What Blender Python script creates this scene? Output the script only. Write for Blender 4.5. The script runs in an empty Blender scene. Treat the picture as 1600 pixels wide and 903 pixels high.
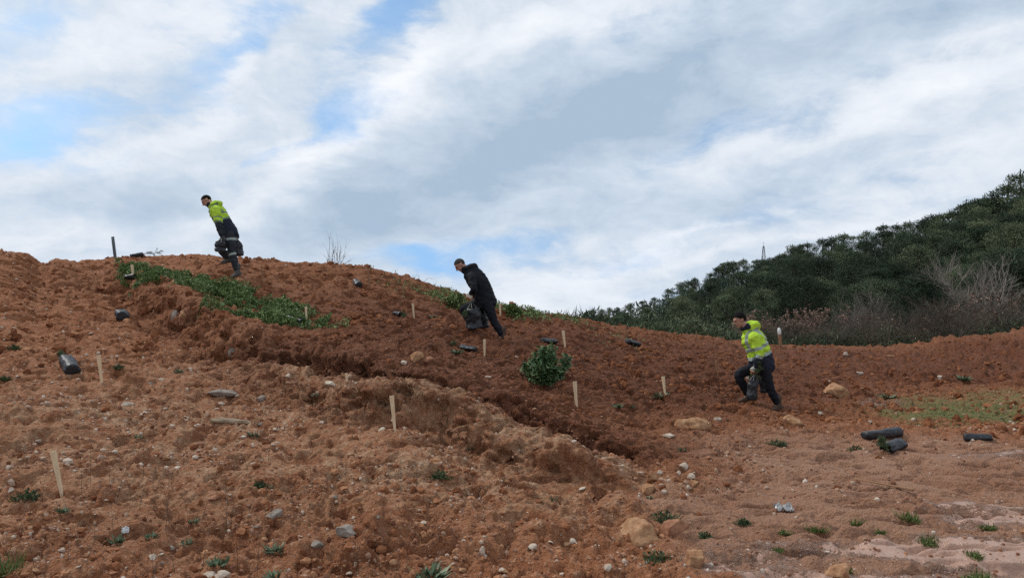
import bpy, bmesh, math, random
import numpy as np
from mathutils import Vector, Matrix, Quaternion

R = math.radians
SC = bpy.context.scene
COL = SC.collection
rng = np.random.default_rng(7)
random.seed(7)

# ------------------------------------------------------------------ camera
F_PX = 1186.0                       # focal length in pixels of a 1600 px wide frame
CAM_H = 1.6
HORIZON_V = 490.0
PITCH = math.atan((HORIZON_V - 451.5) / F_PX)
cam_data = bpy.data.cameras.new('camera')
cam = bpy.data.objects.new('camera', cam_data)
COL.objects.link(cam)
cam_data.sensor_width = 36.0
cam_data.lens = F_PX / 1600 * 36.0
cam_data.clip_start = 0.05
cam_data.clip_end = 8000
cam.location = (0, 0, CAM_H)
cam.rotation_euler = (R(90) + PITCH, 0, 0)
SC.camera = cam
SC.view_settings.view_transform = 'Standard'
SC.view_settings.look = 'None'
SC.view_settings.exposure = 0.50
SC.view_settings.gamma = 1.0
SC.view_settings.use_curve_mapping = False
SC.cycles.use_denoising = False
SC.cycles.max_bounces = 6
SC.cycles.diffuse_bounces = 3
SC.cycles.glossy_bounces = 2
SC.cycles.transparent_max_bounces = 4

# ------------------------------------------------------------------ sun and sky
SUN_EL, SUN_AZ = R(48), R(-62)      # azimuth measured from +Y (view direction), negative = left
sd = bpy.data.lights.new('sun', 'SUN')
sun = bpy.data.objects.new('sun', sd)
COL.objects.link(sun)
sd.energy = 1.5
sd.angle = R(10)
sd.color = (1.0, 0.95, 0.88)
sdir = Vector((math.sin(SUN_AZ) * math.cos(SUN_EL), math.cos(SUN_AZ) * math.cos(SUN_EL), math.sin(SUN_EL)))
sun.rotation_euler = (-sdir).to_track_quat('-Z', 'Y').to_euler()


def ray(u, v):
    a, b = (u - 800) / F_PX, (451.5 - v) / F_PX
    cp, sp = math.cos(PITCH), math.sin(PITCH)
    return Vector((a, cp - b * sp, sp + b * cp))


def at(u, v, Y):
    d = ray(u, v)
    t = Y / d.y
    return Vector((d.x * t, Y, CAM_H + d.z * t))


class Nodes:
    def __init__(self, tree):
        self.t = tree
        self.x = 0

    def new(self, kind, **kw):
        n = self.t.nodes.new(kind)
        n.location = (self.x, 0)
        self.x += 40
        for k, v in kw.items():
            setattr(n, k, v)
        return n

    def put(self, sock, val):
        if hasattr(val, 'is_linked') or isinstance(val, bpy.types.NodeSocket):
            self.t.links.new(val, sock)
        else:
            sock.default_value = val

    def math(self, op, a, b=None, c=None, clamp=False):
        n = self.new('ShaderNodeMath', operation=op, use_clamp=clamp)
        self.put(n.inputs[0], a)
        if b is not None:
            self.put(n.inputs[1], b)
        if c is not None:
            self.put(n.inputs[2], c)
        return n.outputs[0]

    def mix(self, f, a, b, blend='MIX'):
        n = self.new('ShaderNodeMix', data_type='RGBA', blend_type=blend)
        self.put(n.inputs[0], f)
        self.put(n.inputs[6], a if not isinstance(a, tuple) else (*a, 1)[:4])
        self.put(n.inputs[7], b if not isinstance(b, tuple) else (*b, 1)[:4])
        return n.outputs[2]

    def smooth(self, x, lo, hi):
        n = self.new('ShaderNodeMapRange', interpolation_type='SMOOTHSTEP')
        self.put(n.inputs[0], x)
        n.inputs[1].default_value = lo
        n.inputs[2].default_value = hi
        return n.outputs[0]

    def noise(self, vec, scale, detail=4, rough=0.55, dist=0.0):
        n = self.new('ShaderNodeTexNoise')
        if vec is not None:
            self.t.links.new(vec, n.inputs['Vector'])
        n.inputs['Scale'].default_value = scale
        n.inputs['Detail'].default_value = detail
        n.inputs['Roughness'].default_value = rough
        n.inputs['Distortion'].default_value = dist
        return n.outputs[0]

    def mapping(self, vec, loc=(0, 0, 0), rot=(0, 0, 0), scale=(1, 1, 1)):
        n = self.new('ShaderNodeMapping')
        self.t.links.new(vec, n.inputs[0])
        n.inputs[1].default_value = loc
        n.inputs[2].default_value = rot
        n.inputs[3].default_value = scale
        return n.outputs[0]


world = bpy.data.worlds.new('World')
SC.world = world
world.use_nodes = True
wt = world.node_tree
for n in list(wt.nodes):
    wt.nodes.remove(n)
W = Nodes(wt)
geo = W.new('ShaderNodeNewGeometry')
tc = W.new('ShaderNodeTexCoord')
sep = W.new('ShaderNodeSeparateXYZ')
wt.links.new(tc.outputs['Generated'], sep.inputs[0])
az = W.math('ARCTAN2', sep.outputs[0], sep.outputs[1])
el = W.math('ARCSINE', sep.outputs[2])
comb = W.new('ShaderNodeCombineXYZ')
wt.links.new(az, comb.inputs[0])
wt.links.new(el, comb.inputs[1])
P0 = comb.outputs[0]
# ragged, wind drawn distortion of the cloud field
tilt = W.mapping(P0, rot=(0, 0, R(-24)), scale=(1.0, 2.3, 1))
nz = W.new('ShaderNodeTexNoise')
wt.links.new(tilt, nz.inputs['Vector'])
nz.inputs['Scale'].default_value = 5.0
nz.inputs['Detail'].default_value = 6
nz.inputs['Roughness'].default_value = 0.58
vsub = W.new('ShaderNodeVectorMath', operation='SUBTRACT')
wt.links.new(nz.outputs['Color'], vsub.inputs[0])
vsub.inputs[1].default_value = (0.5, 0.5, 0.5)
vsc = W.new('ShaderNodeVectorMath', operation='MULTIPLY')
wt.links.new(vsub.outputs[0], vsc.inputs[0])
vsc.inputs[1].default_value = (0.17, 0.12, 0)
vadd = W.new('ShaderNodeVectorMath', operation='ADD')
wt.links.new(P0, vadd.inputs[0])
wt.links.new(vsc.outputs[0], vadd.inputs[1])
P1 = vadd.outputs[0]


def azel(u, v):
    d = ray(u, v).normalized()
    return math.atan2(d.x, d.y), math.asin(d.z)


def blob(u, v, ru, rv, ang=0.0):
    """a soft ellipse fixed at a direction of the sky; radii in degrees, ang tilts its long axis up to the right"""
    a, e = azel(u, v)
    n = W.new('ShaderNodeVectorMath', operation='SUBTRACT')
    wt.links.new(P1, n.inputs[0])
    n.inputs[1].default_value = (a, e, 0)
    m = W.new('ShaderNodeMapping')
    wt.links.new(n.outputs[0], m.inputs[0])
    m.vector_type = 'TEXTURE'
    m.inputs[2].default_value = (0, 0, R(ang))
    m.inputs[3].default_value = (R(ru), R(rv), 1)
    d = W.new('ShaderNodeVectorMath', operation='DOT_PRODUCT')
    wt.links.new(m.outputs[0], d.inputs[0])
    wt.links.new(m.outputs[0], d.inputs[1])
    return W.math('EXPONENT', W.math('MULTIPLY', d.outputs['Value'], -1.0))


def total(items):
    acc = None
    for w, sock in items:
        t = W.math('MULTIPLY', sock, w)
        acc = t if acc is None else W.math('ADD', acc, t)
    return acc


HOLES = [
    (0.30, 300, 120, 5.0, 1.6, 40), (0.35, 110, 165, 5.0, 1.3, 25), (0.3, 520, 110, 3.0, 1.5, 45), (0.25, 200, 250, 4.0, 1.0, 20),  # (weight, u, v, radius along, radius across, tilt)
    (0.95, 625, 20, 3.6, 2.0, 40), (0.55, 375, 92, 3.4, 1.5, 50), (0.5, 455, 215, 5.4, 0.9, 36),
    (0.55, 555, 185, 3.2, 1.5, 36),
    (0.32, 20, 150, 3.0, 4.0, 0), (0.42, 20, 25, 4.0, 1.8, 10), (0.5, 420, 8, 3.0, 1.4, 20),
    (0.62, 780, 392, 7.0, 1.3, 8), (0.5, 640, 408, 4.0, .9, -8), (0.45, 1000, 405, 6.0, 0.9, 8),
    (0.06, 1330, 130, 16.0, 1.1, 17), (0.35, 1130, 215, 8.0, 1.6, 15), (0.30, 960, 15, 7.0, 1.6, 5),
    (0.25, 1130, 470, 9.0, 1.5, 0), (0.35, 120, 200, 4.0, 1.3, 20), (0.3, 1250, 320, 10, 1.2, 12),
]
GREYS = [
    (0.55, 1010, 130, 15.0, 2.2, 24), (0.42, 700, 262, 13.0, 3.4, 22), (0.25, 560, 345, 11.0, 2.6, 8),
    (0.52, 1330, 70, 15.0, 2.0, 16), (0.15, 1300, 290, 12.0, 2.4, 8), (0.22, 1010, 330, 11.0, 1.9, 12),
    (0.21, 260, 160, 7.0, 2.0, 30), (0.19, 150, 310, 9.0, 1.9, 8), (0.22, 450, 60, 4.0, 2.2, 40),
    (0.19, 860, 60, 5.0, 3.0, 30), (0.17, 1250, 380, 8.0, 1.3, 4), (0.19, 330, 300, 6, 1.0, 20),
]
WHITES = [
    (0.55, 470, 265, 9.0, 1.5, 34), (0.45, 250, 40, 7.0, 2.4, 12), (0.55, 620, 120, 6.0, 1.3, 42),
    (0.45, 830, 45, 7.0, 1.5, 25), (0.40, 120, 240, 7.0, 1.8, 10), (0.50, 1380, 180, 12.0, 1.4, 15),
    (0.40, 1500, 250, 7.0, 2.0, 14), (0.45, 880, 430, 10.0, 1.6, 12), (0.35, 60, 350, 8.0, 1.6, 0),
    (0.40, 1230, 370, 9.0, 0.7, 14), (0.35, 1060, 375, 6.0, 0.6, 18), (0.45, 370, 140, 5.0, 1.2, 35),
    (0.35, 1000, 480, 10.0, 1.2, 0), (0.3, 1560, 40, 6.0, 1.6, 20),
]
holes = total([(w, blob(u, v, a, b, g)) for w, u, v, a, b, g in HOLES])
greys = total([(w, blob(u, v, a, b, g)) for w, u, v, a, b, g in GREYS])
whites = total([(w, blob(u, v, a, b, g)) for w, u, v, a, b, g in WHITES])
n_big = W.noise(tilt, 3.2, 7, 0.6, 0.4)
tilt2 = W.mapping(P1, loc=(3.1, 1.7, 0), rot=(0, 0, R(-24)), scale=(1.0, 2.8, 1))
n_mid = W.noise(tilt2, 7.0, 7, 0.6, 0.3)
tilt3 = W.mapping(P1, loc=(7.1, 4.7, 0), rot=(0, 0, R(-15)), scale=(1.0, 3.2, 1))
n_str = W.noise(tilt3, 14.0, 5, 0.62, 0.2)
cov = W.math('SUBTRACT', 0.93, holes)
cov = W.math('ADD', cov, W.math('MULTIPLY', W.math('SUBTRACT', n_mid, 0.5), 0.85))
cov = W.math('ADD', cov, W.math('MULTIPLY', W.math('SUBTRACT', n_str, 0.5), 0.25))
n_fine = W.noise(W.mapping(P0, loc=(2.2, 9.1, 0), rot=(0, 0, R(-20)), scale=(1.0, 1.7, 1)), 17.0, 9, 0.66, 0.5)
n_puff = W.noise(W.mapping(P0, loc=(5.2, 3.1, 0), rot=(0, 0, R(-24)), scale=(1.0, 1.6, 1)), 9.0, 9, 0.60, 0.8)
cov = W.math('ADD', cov, W.math('MULTIPLY', W.math('SUBTRACT', n_fine, 0.5), 0.5))
cov = W.math('ADD', cov, W.math('MULTIPLY', W.math('SUBTRACT', n_puff, 0.5), 0.6))
cov = W.math('ADD', 0.14, W.math('MULTIPLY', W.smooth(cov, 0.0, 0.85), 0.86))
bri = W.math('ADD', 0.42, W.math('SUBTRACT', whites, greys))
bri = W.math('ADD', bri, W.math('MULTIPLY', W.math('SUBTRACT', n_big, 0.5), 0.9))
bri = W.math('ADD', bri, W.math('MULTIPLY', W.math('SUBTRACT', n_mid, 0.5), 0.55))
bri = W.math('ADD', bri, W.math('MULTIPLY', W.math('SUBTRACT', n_str, 0.5), 0.35))
bri = W.math('ADD', bri, W.math('MULTIPLY', W.math('SUBTRACT', n_fine, 0.5), 0.55))
bri = W.math('ADD', bri, W.math('MULTIPLY', W.math('SUBTRACT', n_puff, 0.5), 0.8))
bri = W.math('ADD', 0.17, W.math('MULTIPLY', bri, 0.74))
ramp = W.new('ShaderNodeValToRGB')
wt.links.new(bri, ramp.inputs[0])
e = ramp.color_ramp.elements
e[0].position, e[0].color = 0.0, (0.385, 0.495, 0.625, 1)
e[1].position, e[1].color = 1.0, (0.88, 0.91, 0.96, 1)
m1 = ramp.color_ramp.elements.new(0.40)
m1.color = (0.565, 0.655, 0.765, 1)
m1 = ramp.color_ramp.elements.new(0.70)
m1.color = (0.75, 0.80, 0.87, 1)
sky = W.new('ShaderNodeTexSky')
sky.sky_type = 'NISHITA'
sky.sun_disc = False
sky.sun_elevation = SUN_EL
sky.sun_rotation = SUN_AZ
sky.altitude = 100
sky.air_density = 1.0
sky.dust_density = 0.6
sky.ozone_density = 1.0
lift = W.new('ShaderNodeVectorMath', operation='ADD')      # clear sky seen between the clouds keeps the deeper blue of higher air
wt.links.new(tc.outputs['Generated'], lift.inputs[0])
lift.inputs[1].default_value = (0, 0, 0.38)
nrm = W.new('ShaderNodeVectorMath', operation='NORMALIZE')
wt.links.new(lift.outputs[0], nrm.inputs[0])
wt.links.new(nrm.outputs[0], sky.inputs[0])
bg_sky = W.new('ShaderNodeBackground')
wt.links.new(W.mix(1.0, sky.outputs[0], (0.78, 1.0, 1.02), 'MULTIPLY'), bg_sky.inputs[0])
bg_sky.inputs[1].default_value = 0.13
bg_cloud = W.new('ShaderNodeBackground')
wt.links.new(ramp.outputs[0], bg_cloud.inputs[0])
bg_cloud.inputs[1].default_value = 0.755
mixs = W.new('ShaderNodeMixShader')
wt.links.new(cov, mixs.inputs[0])
wt.links.new(bg_sky.outputs[0], mixs.inputs[1])
wt.links.new(bg_cloud.outputs[0], mixs.inputs[2])
wo = W.new('ShaderNodeOutputWorld')
wt.links.new(mixs.outputs[0], wo.inputs[0])
world.cycles.sampling_method = 'MANUAL'
world.cycles.sample_map_resolution = 512


# ------------------------------------------------------------------ small helpers
def tag(o, label=None, cat=None, group=None, kind=None):
    if label:
        o['label'] = label
    if cat:
        o['category'] = cat
    if group:
        o['group'] = group
    if kind:
        o['kind'] = kind
    return o


def empty(name, loc=(0, 0, 0), rot=None):
    o = bpy.data.objects.new(name, None)
    COL.objects.link(o)
    o.location = loc
    o.empty_display_size = 0.1
    if rot is not None:
        o.rotation_mode = 'QUATERNION'
        o.rotation_quaternion = rot
    return o


def link(name, me, mats, parent=None):
    o = bpy.data.objects.new(name, me)
    COL.objects.link(o)
    if mats is not None:
        for m in (mats if isinstance(mats, (list, tuple)) else [mats]):
            me.materials.append(m)
    if parent is not None:
        o.parent = parent
    return o


def mesh_np(name, verts, faces, smooth=True, attrs=None):
    """faces: (n,k) int array with k 3 or 4"""
    verts = np.asarray(verts, np.float32)
    faces = np.asarray(faces, np.int32)
    me = bpy.data.meshes.new(name)
    n, k = faces.shape
    me.vertices.add(len(verts))
    me.vertices.foreach_set('co', verts.ravel())
    me.loops.add(n * k)
    me.loops.foreach_set('vertex_index', faces.ravel())
    me.polygons.add(n)
    me.polygons.foreach_set('loop_start', np.arange(0, n * k, k, dtype=np.int32))
    me.update(calc_edges=True)
    me.polygons.foreach_set('use_smooth', np.full(n, bool(smooth)))
    for key, arr in (attrs or {}).items():
        a = me.attributes.new(key, 'FLOAT', 'POINT')
        a.data.foreach_set('value', np.asarray(arr, np.float32).ravel())
    me.validate()
    return me


def copy_tree(o, parent=None):
    c = o.copy()
    COL.objects.link(c)
    c.parent = parent
    for ch in o.children:
        copy_tree(ch, c)
    return c


def sstep(x, a, b):
    t = np.clip((x - a) / (b - a), 0, 1)
    return t * t * (3 - 2 * t)


def _hash(ix, iy, s):
    h = (ix.astype(np.int64) * 374761393 + iy.astype(np.int64) * 668265263 + s * 974634777) & 0xFFFFFFFF
    h = ((h ^ (h >> 13)) * 1274126177) & 0xFFFFFFFF
    return (h ^ (h >> 16)) & 0xFFFFFFFF


def gnoise(x, y, s=0):
    ix, iy = np.floor(x), np.floor(y)
    fx, fy = x - ix, y - iy
    ux, uy = fx * fx * fx * (fx * (fx * 6 - 15) + 10), fy * fy * fy * (fy * (fy * 6 - 15) + 10)

    def g(dx, dy):
        a = _hash(ix + dx, iy + dy, s) * (2 * math.pi / 4294967296.0)
        return np.cos(a) * (fx - dx) + np.sin(a) * (fy - dy)
    n0 = g(0, 0) * (1 - ux) + g(1, 0) * ux
    n1 = g(0, 1) * (1 - ux) + g(1, 1) * ux
    return (n0 * (1 - uy) + n1 * uy) * 1.5


def fbm(x, y, octs=4, s=0, gain=0.5):
    a, t = 1.0, 0
    for i in range(octs):
        t = t + a * gnoise(x, y, s + i * 17)
        x, y, a = x * 2.03 + 11.3, y * 2.03 - 4.7, a * gain
    return t


def worley(x, y, s=0):
    """F1 distance and a random value of the nearest cell"""
    ix, iy = np.floor(x), np.floor(y)
    best = np.full(x.shape, 9.0)
    val = np.zeros(x.shape)
    for dx in (-1, 0, 1):
        for dy in (-1, 0, 1):
            h = _hash(ix + dx, iy + dy, s)
            px = ix + dx + (h & 0xFFFF) / 65536.0
            py = iy + dy + (h >> 16) / 65536.0
            d = (px - x) ** 2 + (py - y) ** 2
            m = d < best
            best = np.where(m, d, best)
            val = np.where(m, (h & 0xFFF) / 4096.0, val)
    return np.sqrt(best), val


def pchip(x, y, q):
    x, y = np.asarray(x, float), np.asarray(y, float)
    h = np.diff(x)
    d = np.diff(y) / h
    m = np.zeros_like(y)
    for i in range(1, len(x) - 1):
        if d[i - 1] * d[i] > 0:
            w1, w2 = 2 * h[i] + h[i - 1], h[i] + 2 * h[i - 1]
            m[i] = (w1 + w2) / (w1 / d[i - 1] + w2 / d[i])
    m[0], m[-1] = d[0], d[-1]
    i = np.clip(np.searchsorted(x, q) - 1, 0, len(x) - 2)
    t = np.clip((q - x[i]) / h[i], 0, 1)
    h00, h10 = 2 * t**3 - 3 * t**2 + 1, t**3 - 2 * t**2 + t
    h01, h11 = -2 * t**3 + 3 * t**2, t**3 - t**2
    return h00 * y[i] + h10 * h[i] * m[i] + h01 * y[i + 1] + h11 * h[i] * m[i + 1]


# ------------------------------------------------------------------ terrain
CREST = [(-300, 396), (-60, 388), (0, 392), (25, 394), (42, 399), (58, 410), (70, 413), (90, 408), (120, 410), (150, 406), (180, 403),
         (240, 401), (300, 401), (340, 404), (390, 405), (480, 411), (560, 415), (620, 428), (680, 447), (740, 468),
         (800, 480), (860, 491), (900, 498), (950, 508), (1000, 515), (1060, 523), (1120, 530), (1200, 538), (1260, 541),
         (1340, 539), (1400, 536), (1450, 530), (1490, 523), (1530, 519), (1600, 511), (1900, 500)]
COLS = {
    -300: ([(903, 4.2), (775, 5.4), (680, 7.0), (597, 9.0), (500, 11.2), (440, 12.8)], 14.5),
    0: ([(903, 4.3), (775, 5.5), (680, 7.1), (597, 9.1), (500, 11.8), (440, 13.6)], 15.2),
    120: ([(903, 4.35), (775, 5.6), (680, 7.2), (597, 9.2), (500, 12.0), (450, 14.2)], 16.8),
    200: ([(903, 4.4), (775, 5.7), (680, 7.4), (597, 9.4), (500, 12.2), (440, 15.3)], 18.2),
    400: ([(903, 4.5), (775, 5.8), (673, 7.5), (600, 9.3), (540, 11.2), (500, 12.9), (450, 15.0)], 17.6),
    615: ([(903, 4.5), (775, 5.8), (673, 7.4), (620, 8.6), (580, 10.0), (540, 11.8), (500, 13.8), (460, 16.2)], 18.4),
    800: ([(903, 4.6), (775, 6.1), (700, 7.5), (650, 8.8), (600, 10.5), (560, 12.3), (530, 14.6), (500, 17.0)], 18.8),
    1000: ([(903, 4.6), (800, 6.1), (740, 7.5), (700, 8.7), (650, 10.6), (600, 13.0), (560, 16.0), (535, 19.0)], 21.5),
    1200: ([(903, 4.6), (800, 6.1), (740, 7.6), (700, 9.0), (650, 11.6), (600, 14.9), (570, 18.0), (552, 22.0)], 25.5),
    1400: ([(903, 4.6), (800, 6.1), (740, 7.6), (700, 9.05), (650, 11.9), (600, 16.8), (570, 20.8), (552, 24.6)], 28.0),
    1600: ([(903, 4.6), (800, 6.1), (740, 7.6), (700, 9.05), (650, 11.9), (600, 16.2), (570, 19.6), (540, 22.6)], 25.5),
    1900: ([(903, 4.6), (800, 6.1), (740, 7.6), (700, 9.05), (650, 11.7), (600, 15.6), (570, 18.6), (540, 21.6)], 24.0),
}
SKYLINE = [(860, 500), (890, 493), (920, 488), (960, 483), (1000, 474), (1040, 456), (1080, 438), (1130, 420), (1200, 398), (1250, 386),
           (1300, 372), (1350, 358), (1400, 349), (1440, 341), (1500, 322), (1560, 305), (1600, 292), (1700, 262), (1900, 205)]
RIDGE_R = [(860, 270), (1000, 215), (1200, 160), (1400, 122), (1600, 92), (1900, 78)]
TREE_H = 6.0


def interp(tab, u):
    a = np.array(tab, float)
    return np.interp(u, a[:, 0], a[:, 1])


NR_D = 880
r_rows = np.concatenate([np.geomspace(0.05, 2.2, 14)[:-1], np.geomspace(2.2, 5.5, 260)[:-1], np.geomspace(5.5, 11.5, 500)[:-1], np.geomspace(11.5, 22, 380)[:-1], np.geomspace(22, 40, 90), np.geomspace(40, 300, 130)[1:], np.geomspace(300, 4000, 20)[1:]])
AZ_D = R(43)
az_cols = np.concatenate([np.linspace(-AZ_D, AZ_D, 1320), np.linspace(AZ_D, 2 * math.pi - AZ_D, 130)[1:-1]])
NA, NR = len(az_cols), len(r_rows)
az_w = np.where(az_cols > math.pi, az_cols - 2 * math.pi, az_cols)      # -pi..pi


def col_az(u):
    d = ray(u, 560)
    return math.atan2(d.x, d.y)


def knots(u):
    lst, rc = COLS[u]
    k = []
    for v, Y in lst:
        p = at(u, v, Y)
        k.append((math.hypot(p.x, p.y), p.z))
    vc = float(interp(CREST, u))
    d = ray(u, vc)
    rcx = rc / math.cos(math.atan2(d.x, d.y))
    zc = CAM_H + d.z / math.hypot(d.x, d.y) * rcx
    k.append((rcx, zc))
    k0 = k[0]
    k = [(0.02, k0[1] * 0.75), (2.0, k0[1] * 0.85)] + k
    if u <= 840:
        k += [(rcx + 3, zc - 0.45), (rcx + 9, zc - 2.6), (60, -4.0), (150, -6), (400, -8), (4100, -20)]
    else:
        rr = float(interp(RIDGE_R, u))
        vs = float(interp(SKYLINE, u))
        dd = ray(u, vs)
        zr = CAM_H + dd.z / math.hypot(dd.x, dd.y) * rr - TREE_H
        k += [(rcx + 3, zc - 0.35), (rcx + 10, zc - 0.7), (rcx + 0.35 * (rr - rcx), zc - 0.4 + 0.22 * max(zr - zc, -6)), (rr, zr), (rr * 1.25, zr - 0.5), (rr * 2, zr - 8), (4100, -20)]
    return np.array(k)


us = sorted(COLS)
lr = np.log(r_rows)
tab = []
for u in us:
    k = knots(u)
    tab.append(pchip(k[:, 0], k[:, 1], r_rows))
tab = np.array(tab)                                   # (ncol, NR)
caz = np.array([col_az(u) for u in us])
caz = np.concatenate([[caz[0] - 0.9], caz, [caz[-1] + 0.9]])
tab = np.vstack([tab[0], tab, tab[-1]])
fine_az = np.linspace(-2.2, 2.2, 700)
Zf = np.empty((len(fine_az), NR))
for j in range(NR):
    Zf[:, j] = pchip(caz, tab[:, j], fine_az)
ker = np.exp(-0.5 * (np.arange(-14, 15) / 6.0) ** 2)
ker /= ker.sum()
pad = np.vstack([np.repeat(Zf[:1], 14, 0), Zf, np.repeat(Zf[-1:], 14, 0)])
Zf = sum(w * pad[i:i + len(fine_az)] for i, w in enumerate(ker))
# resample to the azimuth columns
fi = np.clip((az_w - fine_az[0]) / (fine_az[1] - fine_az[0]), 0, len(fine_az) - 1.001)
i0 = fi.astype(int)
ft = (fi - i0)[:, None]
Z = Zf[i0] * (1 - ft) + Zf[i0 + 1] * ft               # (NA, NR)
# blend behind the camera to flat ground
backw = sstep(np.abs(az_w), 1.3, 2.2)[:, None]
Z = Z * (1 - backw) + (0.0 - 0.001 * r_rows[None, :]) * backw
AZ2, R2 = np.meshgrid(az_w, r_rows, indexing='ij')
X = np.sin(AZ2) * R2
Yg = np.cos(AZ2) * R2


def slope_of(u, v):
    d = ray(u, v)
    return d.z / math.hypot(d.x, d.y)


# crest radius per azimuth, and an exact match of the crest line
az_tab = np.array([math.atan2(ray(u, 480).x, ray(u, 480).y) for u, _ in CREST])
sl_tab = np.array([slope_of(u, v) for u, v in CREST])
rc_tab_u = np.array(us, float)
rc_tab = np.array([COLS[u][1] for u in us])
crest_u = np.interp(az_w, az_tab, [u for u, _ in CREST])
crest_r = np.interp(crest_u, rc_tab_u, rc_tab) / np.cos(np.clip(az_w, -1.0, 1.0))
near = (R2 > 3) & (R2 < crest_r[:, None] * 1.25)
ang = np.where(near, (Z - CAM_H) / R2, -9)
sil = ang.max(1)
want = np.interp(az_w, az_tab, sl_tab)
delta = (want - sil) * crest_r
delta = np.where(np.abs(az_w) < 1.0, delta, 0)
rel = R2 / crest_r[:, None]
Z = Z + delta[:, None] * sstep(rel, 0.5, 0.97) * (1 - sstep(R2, 35, 70))


def grid_row(r):
    return np.interp(np.log(r), lr, np.arange(NR))


def az_idx(a):
    return np.interp(a, np.sort(az_w), np.arange(NA)[np.argsort(az_w)]) if np.ndim(a) else float(np.interp(a, az_cols[:1320], np.arange(1320)))


def height(x, y):
    """bilinear height of the sheet (front sector only)"""
    x, y = np.asarray(x, float), np.asarray(y, float)
    a, r = np.arctan2(x, y), np.hypot(x, y)
    ia = np.clip((a + AZ_D) / (2 * AZ_D) * 1319, 0, 1318.999)
    ir = np.clip(grid_row(r), 0, NR - 1.001)
    a0, r0 = ia.astype(int), ir.astype(int)
    ta, tr = ia - a0, ir - r0
    return (Z[a0, r0] * (1 - ta) * (1 - tr) + Z[a0 + 1, r0] * ta * (1 - tr) + Z[a0, r0 + 1] * (1 - ta) * tr + Z[a0 + 1, r0 + 1] * ta * tr)


def hit(u, v, rmin=2.5, rmax=45):
    """where the ray through a point of the view meets the ground"""
    d = ray(u, v)
    a = math.atan2(d.x, d.y)
    sl = d.z / math.hypot(d.x, d.y)
    rr = np.geomspace(rmin, rmax, 3000)
    zz = height(np.sin(a) * rr, np.cos(a) * rr)
    below = (CAM_H + sl * rr) <= zz
    if not below.any():
        i = int(np.argmin((CAM_H + sl * rr) - zz))
    else:
        i = int(np.argmax(below))
    r = rr[i]
    return Vector((math.sin(a) * r, math.cos(a) * r, float(zz[i])))


def sdist(px, x, y):
    """signed distance to a polyline (positive on its left side, away from the viewer when it runs left to right) and 0..1 place along it"""
    px = np.asarray(px)
    L = np.concatenate([[0], np.cumsum(np.hypot(*np.diff(px, axis=0).T))])
    best = np.full(x.shape, 1e9)
    sg = np.zeros(x.shape)
    tt = np.zeros(x.shape)
    for i in range(len(px) - 1):
        (ax, ay), (bx, by) = px[i], px[i + 1]
        dx, dy = bx - ax, by - ay
        l2 = dx * dx + dy * dy
        t = np.clip(((x - ax) * dx + (y - ay) * dy) / l2, 0, 1)
        ex, ey = x - (ax + t * dx), y - (ay + t * dy)
        d = np.hypot(ex, ey)
        s = np.sign(dx * (y - ay) - dy * (x - ax))
        m = d < best
        best = np.where(m, d, best)
        sg = np.where(m, s, sg)
        tt = np.where(m, (L[i] + t * (L[i + 1] - L[i])) / L[-1], tt)
    return best * sg, tt


sub = (R2 > 3.5) & (R2 < 26) & (np.abs(AZ2) < AZ_D)
xs, ys = X[sub], Yg[sub]
wig = fbm(xs * 1.3, ys * 1.3, 3, 91) * 0.16 + fbm(xs * 5, ys * 5, 3, 37) * 0.05
dz = np.zeros(xs.shape)
# eroded bank (its dark foot faces the viewer), then the rill behind it
bank = [hit(u, v) for u, v in ((300, 548), (400, 592), (470, 622), (540, 640), (610, 650), (690, 662), (735, 690), (800, 720), (860, 738), (930, 752), (1005, 768))]
bl = [(p.x, p.y) for p in bank]
bank_line = bl
s, t = sdist(bl, xs, ys)
s = s + wig
ends = sstep(t, 0.0, 0.16) * (1 - sstep(t, 0.9, 1.0))
endcut = ends * (0.42 + 0.58 * sstep(t, 0.30, 0.55)) * (1 - 0.40 * sstep(t, 0.75, 0.95))
hb = (0.24 + 0.06 * sstep(t, .35, .5)) * (0.75 + 0.35 * np.sin(t * 21 + 1.0) + 0.3 * gnoise(t * 14, t * 0, 5)) * endcut
dz += hb * sstep(s, -0.04, 0.13) * (1 - sstep(s, 0.40, 1.05))
dz -= 0.13 * endcut * np.exp(-((s + 0.16) / 0.2) ** 2)
rill = [hit(u, v) for u, v in ((390, 548), (470, 568), (545, 586), (620, 597), (690, 611), (760, 635), (820, 660), (880, 684), (940, 704), (1000, 714), (1070, 716))]
rl = [(p.x, p.y) for p in rill]
rill_line = rl
s, t = sdist(rl, xs, ys)
s = s + wig * 1.1
ends = sstep(t, 0.0, 0.12) * (1 - sstep(t, 0.86, 1.0))
wd = 0.34 + 0.09 * gnoise(t * 12, t * 0 + 3, 8)
dz -= 0.38 * ends * (0.8 + 0.4 * gnoise(t * 9, t * 0 + 7, 3)) * (1 - sstep(np.abs(s - 0.05) / wd, 0.55, 1.15))
dz += 0.10 * ends * np.exp(-((s - 0.62) / 0.22) ** 2)
# upper gully
gul = [hit(u, v) for u, v in ((120, 424), (170, 446), (215, 470), (262, 497), (300, 522), (350, 542), (420, 562))]
gl = [(p.x, p.y) for p in gul]
s, t = sdist(gl, xs, ys)
s = s + wig * 1.4
ends = sstep(t, 0.0, 0.2) * (1 - sstep(t, 0.85, 1.0))
dz -= 0.30 * ends * (0.7 + 0.6 * sstep(t, 0.2, 0.6)) * (1 - sstep(np.abs(s), 0.05, 0.55))
dz += 0.16 * ends * np.exp(-((s - 0.7) / 0.35) ** 2)
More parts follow.
